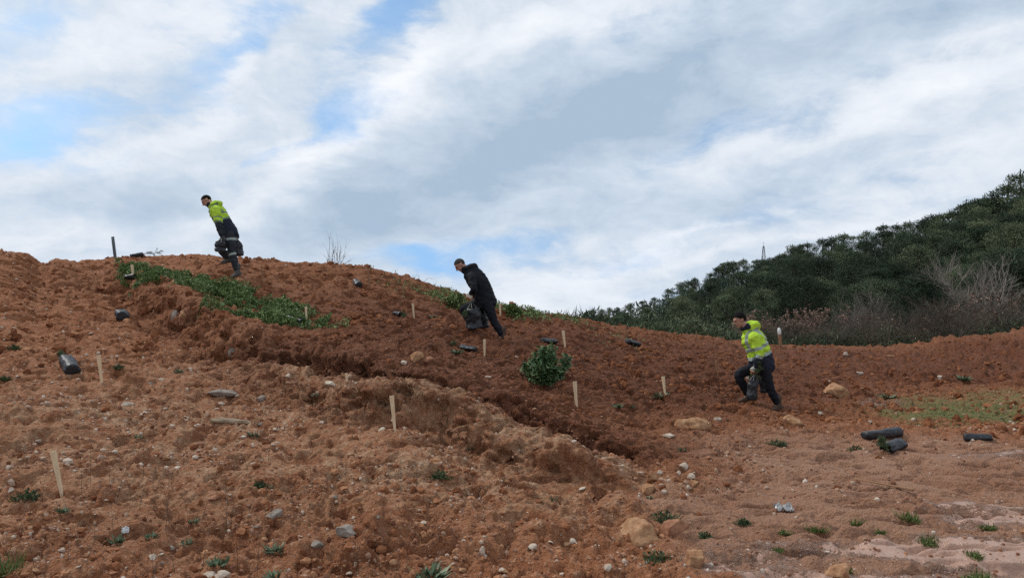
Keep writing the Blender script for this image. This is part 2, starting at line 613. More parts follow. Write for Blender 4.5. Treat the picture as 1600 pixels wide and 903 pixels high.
# a soil heap in the foreground, a low hollow, heaps on the right bank
for (u, v, rad, h) in ((568, 848, 0.34, 0.20), (520, 830, 0.3, -0.08), (1300, 600, 0.9, 0.12), (1160, 612, 0.8, -0.16), (1040, 640, 0.9, -0.10),
                       (930, 590, 0.9, 0.10), (1090, 568, 1.1, 0.12), (700, 520, 1.0, 0.1), (30, 660, 0.6, 0.08), (980, 805, 0.4, 0.08)):
    p = hit(u, v)
    dz += h * np.exp(-(((xs - p.x) ** 2 + (ys - p.y) ** 2) / rad ** 2))
p = at(351, 412, 15.75)
dz += (p.z - float(height(p.x, p.y)) - .02) * np.exp(-(((xs - p.x) ** 2 + (ys - p.y) ** 2) / .40 ** 2))
Z[sub] += dz

# ---- what the surface is made of: fields in metres on the ground
def field(blobs):
    f = np.zeros(Z.shape)
    for (u, v, rx, ry, w) in blobs:
        p = hit(u, v)
        f += w * np.exp(-(((X - p.x) / rx) ** 2 + ((Yg - p.y) / ry) ** 2))
    return f


f_dark = field([(700, 500, 4, 2.6, .55), (500, 480, 2.5, 2.5, .35), (1300, 560, 6, 5, .6), (1550, 538, 7, 7, .8), (950, 520, 5, 4, .45), (600, 578, 1.6, 1.0, .45), (430, 545, 1.2, 1.0, .45), (290, 512, .8, .8, .5), (760, 625, 1.2, .6, .3), (540, 640, .5, .3, .3), (150, 440, 1.2, 1.2, .3), (250, 850, .7, .5, .3), (560, 860, .6, .4, .35), (420, 790, .8, .5, .25), (860, 570, 2.6, 3.0, .9), (1080, 600, 2.6, 3.2, .9), (650, 530, 2.6, 2.4, .55), (980, 690, 1.8, 1.0, .6), (1250, 600, 2.6, 3.0, .7),
                (1420, 575, 4.5, 4.0, .7), (1570, 555, 4.0, 4.0, .7), (800, 640, 1.4, .8, .5), (560, 560, 1.6, 1.2, .3), (980, 540, 4, 3, .4), (230, 470, 1.0, 1.2, .3)])
f_mud = field([(1280, 800, 1.3, .9, .8), (1420, 770, 1.6, 1.2, .8), (1500, 870, 1.0, .6, 1.0), (1200, 860, .7, .6, .7), (1560, 740, 1.6, 1.4, .6), (1300, 710, 2.0, 1.2, .6), (1420, 690, 2.4, 1.4, .6), (1100, 790, .6, .5, .35)])
f_wet = field([(1575, 812, .55, .22, 1.0), (1500, 852, .7, .17, .95), (1590, 868, .6, .28, 1.0), (1565, 712, .9, .2, .5), (1530, 793, .6, .09, .7), (1420, 862, .8, .09, .6), (1330, 845, .8, .11, .45), (1380, 630, .8, .6, .5), (1240, 892, .7, .13, .55), (1150, 865, .5, .3, .4), (1400, 895, .7, .1, .5)])
f_green = field([(1540, 642, 1.9, 1.1, 1.1), (1470, 650, .9, .7, .8), (1595, 615, 1.6, 1.6, .8), (1450, 625, .9, .9, .5)])
f_pale = field([(90, 650, 2.2, 2.4, .8), (300, 760, 1.6, 1.2, .5), (700, 740, 1.1, .7, .7), (560, 720, .9, .7, .4), (900, 790, .8, .5, .6), (380, 660, 1.2, 1.0, .4), (640, 615, .8, .5, .5), (800, 690, .7, .4, .5)])
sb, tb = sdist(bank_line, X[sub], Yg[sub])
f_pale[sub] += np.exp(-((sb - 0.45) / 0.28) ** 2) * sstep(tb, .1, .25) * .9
f_dark[sub] += np.exp(-((sb + 0.02) / 0.20) ** 2) * sstep(tb, .1, .25) * .35  # bank foot: cut-soil red, with its shade also put into the colour
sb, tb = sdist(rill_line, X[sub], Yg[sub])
f_dark[sub] += np.exp(-((sb - 0.22) / 0.24) ** 2) * .45  # rill far wall: fresh-cut soil plus channel shade painted into the tone
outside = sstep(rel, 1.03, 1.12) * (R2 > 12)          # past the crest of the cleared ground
f_mud = np.clip(f_mud, 0, 1)
front = (np.abs(AZ2) < AZ_D + 0.3) & (R2 < 60)
xa, ya = X[front], Yg[front]
amp = 1 - 0.55 * f_mud[front]
amp = amp * (1 + 0.25 * np.clip(f_dark[front], 0, 1))
amp = amp * (1 - 0.6 * np.clip(f_wet[front], 0, 1))
heap = sstep(AZ2[front], 0.36, 0.50) * sstep(R2[front], 16, 21)
# fine relief pushes the surface along its own normal, so steep banks crumble too
tA = np.stack([np.gradient(X, axis=0), np.gradient(Yg, axis=0), np.gradient(Z, axis=0)], -1)
tR = np.stack([np.gradient(X, axis=1), np.gradient(Yg, axis=1), np.gradient(Z, axis=1)], -1)
NRM = np.cross(tA, tR)
NRM /= np.linalg.norm(NRM, axis=-1, keepdims=True) + 1e-9
NRM *= np.sign(NRM[..., 2:3])
nrm_f = NRM[front]
del tA, tR, NRM
za = Z[front]
rF = R2[front]
xa, ya = xa + za * 0.75, ya + za * 1.25
fd = 1 - sstep(rF, 9, 20)
fn = 1 - sstep(rF, 4.5, 8)


def billow(f, s):
    return np.abs(gnoise(xa * f + 0.3 * gnoise(xa * f * 2, ya * f * 2, s + 3), ya * f, s))


patch = 0.12 + 1.15 * sstep(fbm(xa * 0.8, ya * 0.8, 3, 44), -0.30, 0.55)
patch2 = 0.30 + 0.85 * sstep(fbm(xa * 1.7 + 9, ya * 1.7, 2, 45), -0.35, 0.45)
d = fbm(xa * 0.55, ya * 0.55, 3, 1) * 0.055
d += fbm(xa * 1.9, ya * 1.9, 3, 21) * 0.045 * amp
d += np.abs(fbm(xa * 0.9, ya * 0.9, 4, 71)) * heap * 0.18 - 0.17 * heap
d += (billow(2.2, 87) - 0.3) * 0.16 * heap
d += (billow(2.6, 81) - 0.3) * 0.045 * amp * patch
d += (billow(6.5, 82) - 0.3) * 0.042 * amp * patch
d += fbm(xa * 5.0, ya * 5.0, 3, 85, 0.55) * 0.022 * amp
d += (billow(13.0, 83) - 0.3) * 0.030 * amp * fd * patch2
d += (billow(28.0, 84) - 0.3) * 0.016 * amp * fn * patch2
w1, v1 = worley(xa * 4.5 + 0.4 * gnoise(xa * 6, ya * 6, 2), ya * 4.5 + 0.4 * gnoise(xa * 6, ya * 6, 4), 11)
d += np.clip(0.5 - w1, 0, 1) * 0.12 * amp * (v1 ** 3) * patch
w2, v2 = worley(xa * 13, ya * 13, 12)
d += np.clip(0.6 - w2, 0, 1) * 0.055 * amp * v2 ** 3 * fd * patch2
d -= np.clip(fbm(xa * 3.1, ya * 3.1, 3, 57) - 0.12, 0, 1) * 0.16 * amp
# drag marks across the mud
tm = np.clip(f_mud[front], 0, 1)
q = ya * 3.6 + xa * 0.9 + gnoise(xa * 0.8, ya * 0.8, 61) * 1.6
d -= np.clip(np.sin(q * 3.0) - 0.45, 0, 1) * 0.12 * tm * sstep(gnoise(xa * 1.6, ya * 2.6, 62), -0.15, 0.30)
d -= np.clip(fbm(xa * 1.5, ya * 5.0, 3, 63) - .08, 0, 1) * 0.14 * tm
d *= sstep(rF, 0.5, 2.5)
X[front] += d * nrm_f[:, 0]
Yg[front] += d * nrm_f[:, 1]
Z[front] += d * nrm_f[:, 2]
fx_noise = fbm(X * 0.06, Yg * 0.06, 3, 5)
Z += np.where(R2 > 45, fx_noise * 0.8 * sstep(R2, 45, 90), 0)

idx = np.arange(NA * NR).reshape(NA, NR)
a = idx
b = np.roll(idx, -1, axis=0)
quads = np.stack([a[:, :-1], a[:, 1:], b[:, 1:], b[:, :-1]], -1).reshape(-1, 4)
V = np.stack([X, Yg, Z], -1).reshape(-1, 3)
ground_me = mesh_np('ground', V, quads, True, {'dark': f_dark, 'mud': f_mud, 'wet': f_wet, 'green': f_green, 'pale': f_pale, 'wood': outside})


# ------------------------------------------------------------------ materials
def new_mat(name):
    m = bpy.data.materials.new(name)
    m.use_nodes = True
    t = m.node_tree
    for n in list(t.nodes):
        t.nodes.remove(n)
    N = Nodes(t)
    bs = N.new('ShaderNodeBsdfPrincipled')
    out = N.new('ShaderNodeOutputMaterial')
    t.links.new(bs.outputs[0], out.inputs[0])
    return m, N, bs


def attr(N, name):
    n = N.new('ShaderNodeAttribute', attribute_name=name)
    return n.outputs['Fac']


def ramp_of(N, fac, stops):
    r = N.new('ShaderNodeValToRGB')
    N.put(r.inputs[0], fac)
    els = r.color_ramp.elements
    for i, (p, c) in enumerate(stops):
        e = els[i] if i < 2 else els.new(p)
        e.position = p
        e.color = (*c, 1)
    return r.outputs[0]


def bump(N, bs, h, strength=0.5, dist=0.02):
    b = N.new('ShaderNodeBump')
    b.inputs['Strength'].default_value = strength
    b.inputs['Distance'].default_value = dist
    N.put(b.inputs['Height'], h)
    N.t.links.new(b.outputs[0], bs.inputs['Normal'])


def mat_soil():
    m, N, bs = new_mat('red_soil')
    tc = N.new('ShaderNodeTexCoord').outputs['Object']
    n1 = N.noise(tc, 0.9, 5, 0.6)
    n2 = N.noise(tc, 5.5, 6, 0.65)
    n3 = N.noise(tc, 32, 5, 0.7)
    c = ramp_of(N, n2, [(0.28, (0.205, 0.067, 0.025)), (0.72, (0.500, 0.212, 0.096)), (0.5, (0.355, 0.134, 0.056))])
    c = N.mix(N.math('MULTIPLY', N.smooth(n1, 0.42, 0.66), 0.6), c, (0.46, 0.203, 0.102))
    n4 = N.noise(tc, 13, 6, 0.72)
    c = N.mix(N.math('MULTIPLY', N.smooth(n4, 0.54, 0.68), 0.8), c, (0.62, 0.365, 0.220))
    c = N.mix(N.math('MULTIPLY', N.smooth(n4, 0.46, 0.34), 0.75), c, (0.13, 0.044, 0.019))
    # darker damp earth, with painted bank and rill shade / pale dry crust / smooth mud
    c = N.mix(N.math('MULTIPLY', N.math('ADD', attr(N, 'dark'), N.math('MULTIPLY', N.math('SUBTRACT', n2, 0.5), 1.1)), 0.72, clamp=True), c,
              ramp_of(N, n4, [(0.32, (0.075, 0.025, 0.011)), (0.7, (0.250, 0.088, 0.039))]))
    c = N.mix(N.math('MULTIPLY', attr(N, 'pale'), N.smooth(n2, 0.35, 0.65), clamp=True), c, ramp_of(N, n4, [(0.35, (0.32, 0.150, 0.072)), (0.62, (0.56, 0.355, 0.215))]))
    mudf = N.math('MULTIPLY', N.smooth(N.math('ADD', attr(N, 'mud'), N.math('MULTIPLY', N.math('SUBTRACT', n2, 0.5), 0.7)), 0.2, 0.8), 0.85)
    c = N.mix(mudf, c, ramp_of(N, n1, [(0.3, (0.33, 0.155, 0.086)), (0.7, (0.43, 0.245, 0.158))]))
    gm = N.smooth(N.math('ADD', attr(N, 'green'), N.math('MULTIPLY', N.math('SUBTRACT', n2, 0.5), 1.6)), 0.3, 1.0)
    c = N.mix(gm, c, ramp_of(N, n3, [(0.3, (0.13, 0.125, 0.038)), (0.7, (0.25, 0.205, 0.085))]))
    # fine grit: pale and dark grains
    vor = N.new('ShaderNodeTexVoronoi')
    N.t.links.new(tc, vor.inputs['Vector'])
    vor.inputs['Scale'].default_value = 46
    grain = N.math('MULTIPLY', N.math('LESS_THAN', vor.outputs['Distance'], 0.20), N.math('GREATER_THAN', N.noise(tc, 17, 3, 0.6), 0.53))
    c = N.mix(N.math('MULTIPLY', grain, N.math('SUBTRACT', 0.7, N.math('MULTIPLY', mudf, 0.5))), c, (0.46, 0.33, 0.235))
    c = N.mix(N.math('MULTIPLY', N.smooth(n3, 0.52, 0.72), 0.4), c, (0.150, 0.052, 0.024))
    wetn = N.math('ADD', N.math('MULTIPLY', N.math('SUBTRACT', n2, 0.5), 1.0), N.math('MULTIPLY', N.math('SUBTRACT', n4, 0.5), 0.9))
    wetf = N.smooth(N.math('ADD', attr(N, 'wet'), N.math('ADD', wetn, N.math('MULTIPLY', N.math('SUBTRACT', n3, 0.5), 1.0))), 0.24, 0.62)
    c = N.mix(N.math('MULTIPLY', wetf, 0.65), c, (0.42, 0.27, 0.205))
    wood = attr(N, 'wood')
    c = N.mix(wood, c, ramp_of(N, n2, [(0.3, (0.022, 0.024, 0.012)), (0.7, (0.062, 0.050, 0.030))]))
    N.put(bs.inputs['Base Color'], c)
    rgh = N.math('SUBTRACT', 0.94, N.math('MULTIPLY', wetf, 0.68))
    rgh = N.math('SUBTRACT', rgh, N.math('MULTIPLY', mudf, 0.12))
    N.put(bs.inputs['Roughness'], rgh)
    bs.inputs['Specular IOR Level'].default_value = 0.3
    h = N.math('ADD', N.math('MULTIPLY', n3, 1.0), N.math('MULTIPLY', N.noise(tc, 90, 3, 0.6), 0.45))
    h = N.math('ADD', h, N.math('MULTIPLY', n4, 1.6))
    h = N.math('SUBTRACT', h, N.math('MULTIPLY', vor.outputs['Distance'], 0.5))
    h = N.math('MULTIPLY', h, N.math('SUBTRACT', 1.0, N.math('MULTIPLY', wetf, 0.85)))
    bump(N, bs, h, 0.85, 0.05)
    return m


def mat_tone(name, stops, rough=0.7, spec=0.3, trans=0.0, vary=0.0):
    """colour by the per-leaf (or per-stone) attribute 'tone'"""
    m, N, bs = new_mat(name)
    f = attr(N, 'tone')
    if vary:
        oi = N.new('ShaderNodeObjectInfo').outputs['Random']
        f = N.math('ADD', f, N.math('MULTIPLY', N.math('SUBTRACT', oi, 0.5), vary), clamp=True)
    N.put(bs.inputs['Base Color'], ramp_of(N, f, stops))
    bs.inputs['Roughness'].default_value = rough
    bs.inputs['Specular IOR Level'].default_value = spec
    if trans:
        bs.inputs['Transmission Weight'].default_value = 0
        bs.inputs['Subsurface Weight'].default_value = 0
    return m


def mat_noise(name, c1, c2, scale=8, rough=0.7, spec=0.3, b=0.0, detail=4, stretch=(1, 1, 1), bd=0.01):
    m, N, bs = new_mat(name)
    tc = N.new('ShaderNodeTexCoord').outputs['Object']
    tc = N.mapping(tc, scale=stretch)
    n = N.noise(tc, scale, detail, 0.6)
    N.put(bs.inputs['Base Color'], ramp_of(N, n, [(0.3, c1), (0.7, c2)]))
    bs.inputs['Roughness'].default_value = rough
    bs.inputs['Specular IOR Level'].default_value = spec
    if b:
        bump(N, bs, n, b, bd)
    return m


M = {}
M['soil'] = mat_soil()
M['pebble'] = mat_tone('pebbles', [(0.0, (0.16, 0.065, 0.035)), (1.0, (0.62, 0.54, 0.45)), (0.45, (0.30, 0.15, 0.09)), (0.75, (0.46, 0.34, 0.25))], 0.85, 0.2)
M['clod'] = mat_tone('soil_clods', [(0.0, (0.14, 0.049, 0.022)), (1.0, (0.42, 0.215, 0.115)), (0.5, (0.255, 0.105, 0.050))], 0.95, 0.1)
M['rock_tan'] = mat_noise('tan_rock', (0.26, 0.110, 0.052), (0.50, 0.305, 0.170), 15, 0.9, 0.15, 1.0, 9, (1, 1, 1), 0.03)
M['rock_white'] = mat_noise('pale_stone', (0.34, 0.24, 0.165), (0.68, 0.59, 0.48), 11, 0.85, 0.2, 0.4, 6)
M['rock_grey'] = mat_noise('grey_stone', (0.15, 0.115, 0.09), (0.36, 0.31, 0.26), 9, 0.85, 0.2, 0.5, 6)
M['rock_red'] = mat_noise('red_stone', (0.21, 0.085, 0.045), (0.42, 0.215, 0.125), 17, 0.88, 0.2, 0.5, 6)
M['wood'] = mat_noise('sawn_wood', (0.58, 0.42, 0.25), (0.76, 0.60, 0.40), 14, 0.75, 0.25, 0.2, 5, (6, 6, 0.6))
M['wood_old'] = mat_noise('brown_wood', (0.20, 0.105, 0.055), (0.34, 0.19, 0.105), 14, 0.8, 0.2, 0.2, 5, (6, 6, 0.6))
M['metal_post'] = mat_noise('dull_metal', (0.05, 0.06, 0.068), (0.10, 0.115, 0.125), 20, 0.5, 0.4)
M['white_paint'] = mat_noise('white_paint', (0.62, 0.62, 0.60), (0.78, 0.78, 0.76), 12, 0.5, 0.4)
M['bark'] = mat_noise('bark', (0.035, 0.026, 0.018), (0.085, 0.065, 0.045), 9, 0.9, 0.15, 0.4)
M['twig_grey'] = mat_noise('grey_twigs', (0.16, 0.135, 0.115), (0.31, 0.265, 0.23), 3, 0.85, 0.15)
M['twig_brown'] = mat_noise('brown_twigs', (0.065, 0.055, 0.043), (0.15, 0.125, 0.100), 2, 0.88, 0.1)
M['leaf_dry'] = mat_tone('dry_leaves', [(0.0, (0.11, 0.070, 0.052)), (1.0, (0.33, 0.215, 0.165))], 0.8, 0.15)
M['brush'] = mat_tone('brushwood', [(0.0, (0.030, 0.032, 0.020)), (1.0, (0.16, 0.135, 0.10)), (0.5, (0.065, 0.063, 0.042))], 0.9, 0.1)
M['pine'] = mat_tone('pine_needles', [(0.0, (0.022, 0.037, 0.022)), (1.0, (0.18, 0.205, 0.110)), (0.5, (0.066, 0.092, 0.051))], 0.75, 0.15, 0, 0.85)
M['weed'] = mat_tone('weed_leaves', [(0.0, (0.026, 0.048, 0.014)), (1.0, (0.27, 0.34, 0.12)), (0.5, (0.105, 0.165, 0.048))], 0.6, 0.3)
M['bush'] = mat_tone('bush_leaves', [(0.0, (0.026, 0.060, 0.020)), (1.0, (0.22, 0.275, 0.11)), (0.5, (0.075, 0.140, 0.052))], 0.5, 0.4)
M['rosette'] = mat_tone('thistle_leaves', [(0.0, (0.045, 0.075, 0.036)), (1.0, (0.24, 0.27, 0.17)), (0.5, (0.11, 0.150, 0.082))], 0.65, 0.25)
M['grass'] = mat_tone('grass_blades', [(0.0, (0.040, 0.065, 0.016)), (1.0, (0.30, 0.27, 0.12)), (0.5, (0.095, 0.140, 0.035)), (0.8, (0.17, 0.21, 0.065))], 0.65, 0.25)
M['tuft_dark'] = mat_tone('dark_tuft', [(0.0, (0.018, 0.034, 0.014)), (1.0, (0.20, 0.18, 0.095)), (0.5, (0.050, 0.080, 0.033)), (0.8, (0.10, 0.14, 0.06))], 0.7, 0.2)
M['seedling'] = mat_tone('seedling_needles', [(0.0, (0.030, 0.048, 0.024)), (1.0, (0.13, 0.175, 0.085))], 0.7, 0.2)
M['bag'] = mat_noise('black_plastic', (0.010, 0.011, 0.013), (0.026, 0.028, 0.034), 9, 0.42, 0.4, 1.0, 6, (1, 1, 1), 0.02)
M['bag_soil'] = mat_noise('potting_soil', (0.012, 0.008, 0.006), (0.05, 0.028, 0.018), 30, 0.95, 0.1, 0.6)
M['plastic'] = mat_noise('clear_film', (0.22, 0.21, 0.20), (0.42, 0.42, 0.41), 14, 0.25, 0.5, 0.6)
M['skin'] = mat_noise('skin', (0.36, 0.185, 0.125), (0.46, 0.255, 0.18), 10, 0.55, 0.35)
M['hair'] = mat_noise('dark_hair', (0.004, 0.0035, 0.003), (0.014, 0.011, 0.009), 60, 0.85, 0.1, 0.5)
M['hair_grey'] = mat_noise('cropped_hair', (0.025, 0.022, 0.020), (0.085, 0.078, 0.073), 60, 0.85, 0.1, 0.5)
M['hivis'] = mat_noise('yellow_fabric', (0.36, 0.56, 0.030), (0.52, 0.74, 0.065), 7, 0.75, 0.2, 0.6, 6, (1, 1, 1), 0.03)
M['strip'] = mat_noise('reflective_tape', (0.24, 0.30, 0.26), (0.36, 0.42, 0.38), 15, 0.4, 0.5)
M['strip_dark'] = mat_noise('green_grey_tape', (0.10, 0.17, 0.085), (0.16, 0.24, 0.12), 15, 0.5, 0.4)
M['navy'] = mat_noise('navy_fabric', (0.010, 0.013, 0.024), (0.022, 0.026, 0.042), 8, 0.8, 0.2, 0.3)
M['black_cloth'] = mat_noise('black_fabric', (0.006, 0.007, 0.010), (0.017, 0.018, 0.024), 8, 0.82, 0.2, 0.3)
M['charcoal'] = mat_noise('charcoal_fabric', (0.017, 0.020, 0.025), (0.040, 0.045, 0.052), 8, 0.82, 0.2, 0.3)
M['boot'] = mat_noise('muddy_boot', (0.035, 0.027, 0.022), (0.13, 0.075, 0.05), 12, 0.8, 0.25, 0.4)
M['boot_grey'] = mat_noise('grey_boot', (0.045, 0.047, 0.050), (0.13, 0.12, 0.11), 12, 0.8, 0.25, 0.4)
M['glove_white'] = mat_noise('white_glove', (0.55, 0.50, 0.42), (0.74, 0.70, 0.62), 30, 0.8, 0.2)
M['glove_palm'] = mat_noise('orange_glove_palm', (0.44, 0.20, 0.09), (0.56, 0.30, 0.15), 30, 0.7, 0.2)
M['glove_grey'] = mat_noise('grey_glove', (0.05, 0.052, 0.055), (0.12, 0.12, 0.12), 30, 0.8, 0.2)
M['eye'] = mat_noise('eye', (0.03, 0.02, 0.015), (0.06, 0.045, 0.04), 30, 0.3, 0.5)
M['mast'] = mat_noise('mast_steel', (0.12, 0.12, 0.13), (0.2, 0.2, 0.21), 3, 0.6, 0.3)

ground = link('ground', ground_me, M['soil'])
tag(ground, kind='structure')


# ------------------------------------------------------------------ mesh builders
def unit(v):
    return v / (np.linalg.norm(v, axis=-1, keepdims=True) + 1e-9)


def leaves_arrays(c, d, n, L, Wd, bend=0.0, tone=None, base=0):
    """pointed leaves: root c, direction d, face normal hint n, length L, width Wd -> verts, quads, tone"""
    d = unit(d)
    side = unit(np.cross(d, n))
    up = np.cross(side, d)
    L, Wd = np.asarray(L)[:, None], np.asarray(Wd)[:, None]
    mid = c + d * L * 0.5 + up * bend * L * 0.5
    tip = c + d * L - up * bend * L * 0.2
    v = np.stack([c, mid + side * Wd / 2, tip, mid - side * Wd / 2], 1).reshape(-1, 3)
    f = (np.arange(len(c) * 4).reshape(-1, 4) + base)
    t = np.repeat(tone if tone is not None else rng.random(len(c)), 4)
    return v, f, t


class Batch:
    def __init__(self):
        self.v, self.f, self.t, self.n = [], [], [], 0

    def add(self, v, f, t):
        self.v.append(v)
        self.f.append(f + self.n)
        self.t.append(t)
        self.n += len(v)

    def leaves(self, *a, **k):
        v, f, t = leaves_arrays(*a, **k)
        self.add(v, f, t)

    def mesh(self, name, smooth=False):
        return mesh_np(name, np.vstack(self.v), np.vstack(self.f), smooth, {'tone': np.concatenate(self.t)})


def tube_arrays(pts, rad, k=6):
    pts = np.asarray(pts, float)
    n = len(pts)
    tan = np.gradient(pts, axis=0)
    tan = unit(tan)
    ref = np.array([0.31, 0.17, 0.93]) if abs(tan[0][2]) < 0.8 else np.array([1.0, 0.1, 0.0])
    s = unit(np.cross(tan, ref))
    q = np.cross(s, tan)
    a = np.linspace(0, 2 * math.pi, k, endpoint=False)
    v = pts[:, None] + (s[:, None] * np.cos(a)[None, :, None] + q[:, None] * np.sin(a)[None, :, None]) * np.asarray(rad, float)[:, None, None]
    v = v.reshape(-1, 3)
    f = []
    for i in range(n - 1):
        for j in range(k):
            f.append((i * k + j, i * k + (j + 1) % k, (i + 1) * k + (j + 1) % k, (i + 1) * k + j))
    return v, np.array(f)


def tube_batch(B, pts, rad, k=5, tone=0.5):
    v, f = tube_arrays(pts, rad, k)
    B.add(v, f, np.full(len(v), tone))


def icosphere(sub=1):
    bm = bmesh.new()
    bmesh.ops.create_icosphere(bm, subdivisions=sub, radius=1)
    v = np.array([x.co[:] for x in bm.verts])
    f = np.array([[y.index for y in x.verts] for x in bm.faces])
    bm.free()
    return v, f


ICO = {k: icosphere(k) for k in (1, 2, 3, 4)}


def noise3(v, s):
    return (gnoise(v[:, 0] + 5.2 * s, v[:, 1] + v[:, 2] * 0.7, s) + gnoise(v[:, 1] - v[:, 0] * 0.4, v[:, 2] + 3.1 * s, s + 5) + gnoise(v[:, 2] + 0.3 * v[:, 1], v[:, 0], s + 9)) / 1.6


def rock_mesh(name, size, seed, sub=4, facets=14):
    """an angular stone: a sphere cut by random planes, then roughened"""
    g = np.random.default_rng(seed)
    v, f = ICO[sub]
    v = v.copy()
    for _ in range(facets):
        nrm = unit(g.normal(size=3))
        off = g.uniform(0.48, 0.86)
        dd = v @ nrm
        v -= np.clip(dd - off, 0, None)[:, None] * nrm * 0.92
    v *= 1 + 0.10 * noise3(v * 2.2, seed)[:, None] + 0.06 * noise3(v * 6, seed + 3)[:, None] - 0.05 * np.abs(noise3(v * 11, seed + 4))[:, None]
    v *= np.asarray(size) / 2
    return mesh_np(name, v, f, True)


_used = {}


def rock(u, v, wpx, hpx, mat, label, seed, sink=0.3, name='stone', group=None, deep=0.8, rotz=None):
    p = hit(u, v)
    px = F_PX / p.y
    w, h = wpx / px, hpx / px
    me = rock_mesh(name, (w * 1.12, w * deep, h / (1 - sink) * 1.05), seed)
    o = link(name, me, M[mat])
    o.location = p + Vector((0, w * deep * 0.25, h * (0.5 - sink)))
    o.rotation_euler = (random.uniform(-.15, .15), random.uniform(-.15, .15), random.uniform(-.3, .3) if rotz is None else rotz)
    tag(o, label, 'rock' if name == 'rock' else 'stone', group)
    return o


# ------------------------------------------------------------------ loose gravel and clods: nobody could count them
def scatter_pts(n, rlo, rhi, amax=0.70):
    """points thinned with distance, inside the view's sector"""
    r = rlo * (rhi / rlo) ** rng.random(n)
    a = rng.uniform(-amax, amax, n)
    x, y = np.sin(a) * r, np.cos(a) * r
    cr = np.interp(a, az_cols[:1320], crest_r[:1320])
    ok = r < cr * 1.02
    return x[ok], y[ok]


def grid_field(F, x, y):
    a, r = np.arctan2(x, y), np.hypot(x, y)
    ia = np.clip(((a + AZ_D) / (2 * AZ_D) * 1319).astype(int), 0, 1319)
    ir = np.clip(grid_row(r).astype(int), 0, NR - 1)
    return F[ia, ir]


def scatter_stones(n, rlo, rhi, slo, shi, power, sub, tonef, sink, mud_keep):
    x, y = scatter_pts(n, rlo, rhi)
    mud = grid_field(f_mud + f_wet, x, y)
    clump = gnoise(x * 0.9, y * 0.9, 203) + 0.6 * gnoise(x * 3.1, y * 3.1, 204)
    keep = (rng.random(len(x)) > np.clip(mud, 0, 1) * (1 - mud_keep)) & (rng.random(len(x)) < 0.45 + 0.75 * clump)
    x, y = x[keep], y[keep]
    z = height(x, y)
    k = len(x)
    size = slo * (shi / slo) ** (rng.random(k) ** power)
    bv, bf = ICO[sub]
    nv = len(bv)
    v = np.repeat(bv[None], k, 0)
    v = v * (1 + rng.uniform(-0.28, 0.28, (k, nv, 1)))
    v = v * (size[:, None, None] * rng.uniform(0.55, 1.25, (k, 1, 3)) / 2)
    th = rng.uniform(0, 6.28, k)
    c, s = np.cos(th)[:, None], np.sin(th)[:, None]
    vx, vy = v[..., 0] * c - v[..., 1] * s, v[..., 0] * s + v[..., 1] * c
    v = np.stack([vx + x[:, None], vy + y[:, None], v[..., 2] + (z + size * (0.5 - sink) * 0.6)[:, None]], -1)
    f = (bf[None] + (np.arange(k) * nv)[:, None, None]).reshape(-1, 3)
    damp_shade = np.clip(grid_field(f_dark, x, y), 0, 1)  # clods follow the damp earth and the shade painted along bank and rill
    return v.reshape(-1, 3), f, np.repeat(tonef(k) * (1 - 0.5 * damp_shade), nv)


v, f, t = scatter_stones(80000, 3.4, 24, 0.007, 0.040, 2.6, 1, lambda k: np.clip(rng.beta(1.6, 2.0, k), 0, 1), 0.25, 0.55)
v3_, f3_, t3_ = scatter_stones(26000, 7, 27, 0.016, 0.065, 2.3, 1, lambda k: np.clip(rng.beta(1.9, 1.6, k), 0, 1), 0.25, 0.2)
v, f, t = np.vstack([v, v3_]), np.vstack([f, f3_ + len(v)]), np.concatenate([t, t3_])
tag(link('gravel', mesh_np('gravel', v, f, False, {'tone': t}), M['pebble']), kind='stuff')
v, f, t = scatter_stones(17000, 3.4, 30, 0.016, 0.085, 2.4, 2, lambda k: rng.random(k), 0.48, 0.10)
v3_, f3_, t3_ = scatter_stones(20000, 12, 31, 0.035, 0.17, 2.4, 2, lambda k: rng.random(k), 0.42, 0.15)
v, f, t = np.vstack([v, v3_]), np.vstack([f, f3_ + len(v)]), np.concatenate([t, t3_])
tag(link('soil_clods', mesh_np('soil_clods', v, f, False, {'tone': t}), M['clod']), kind='stuff')

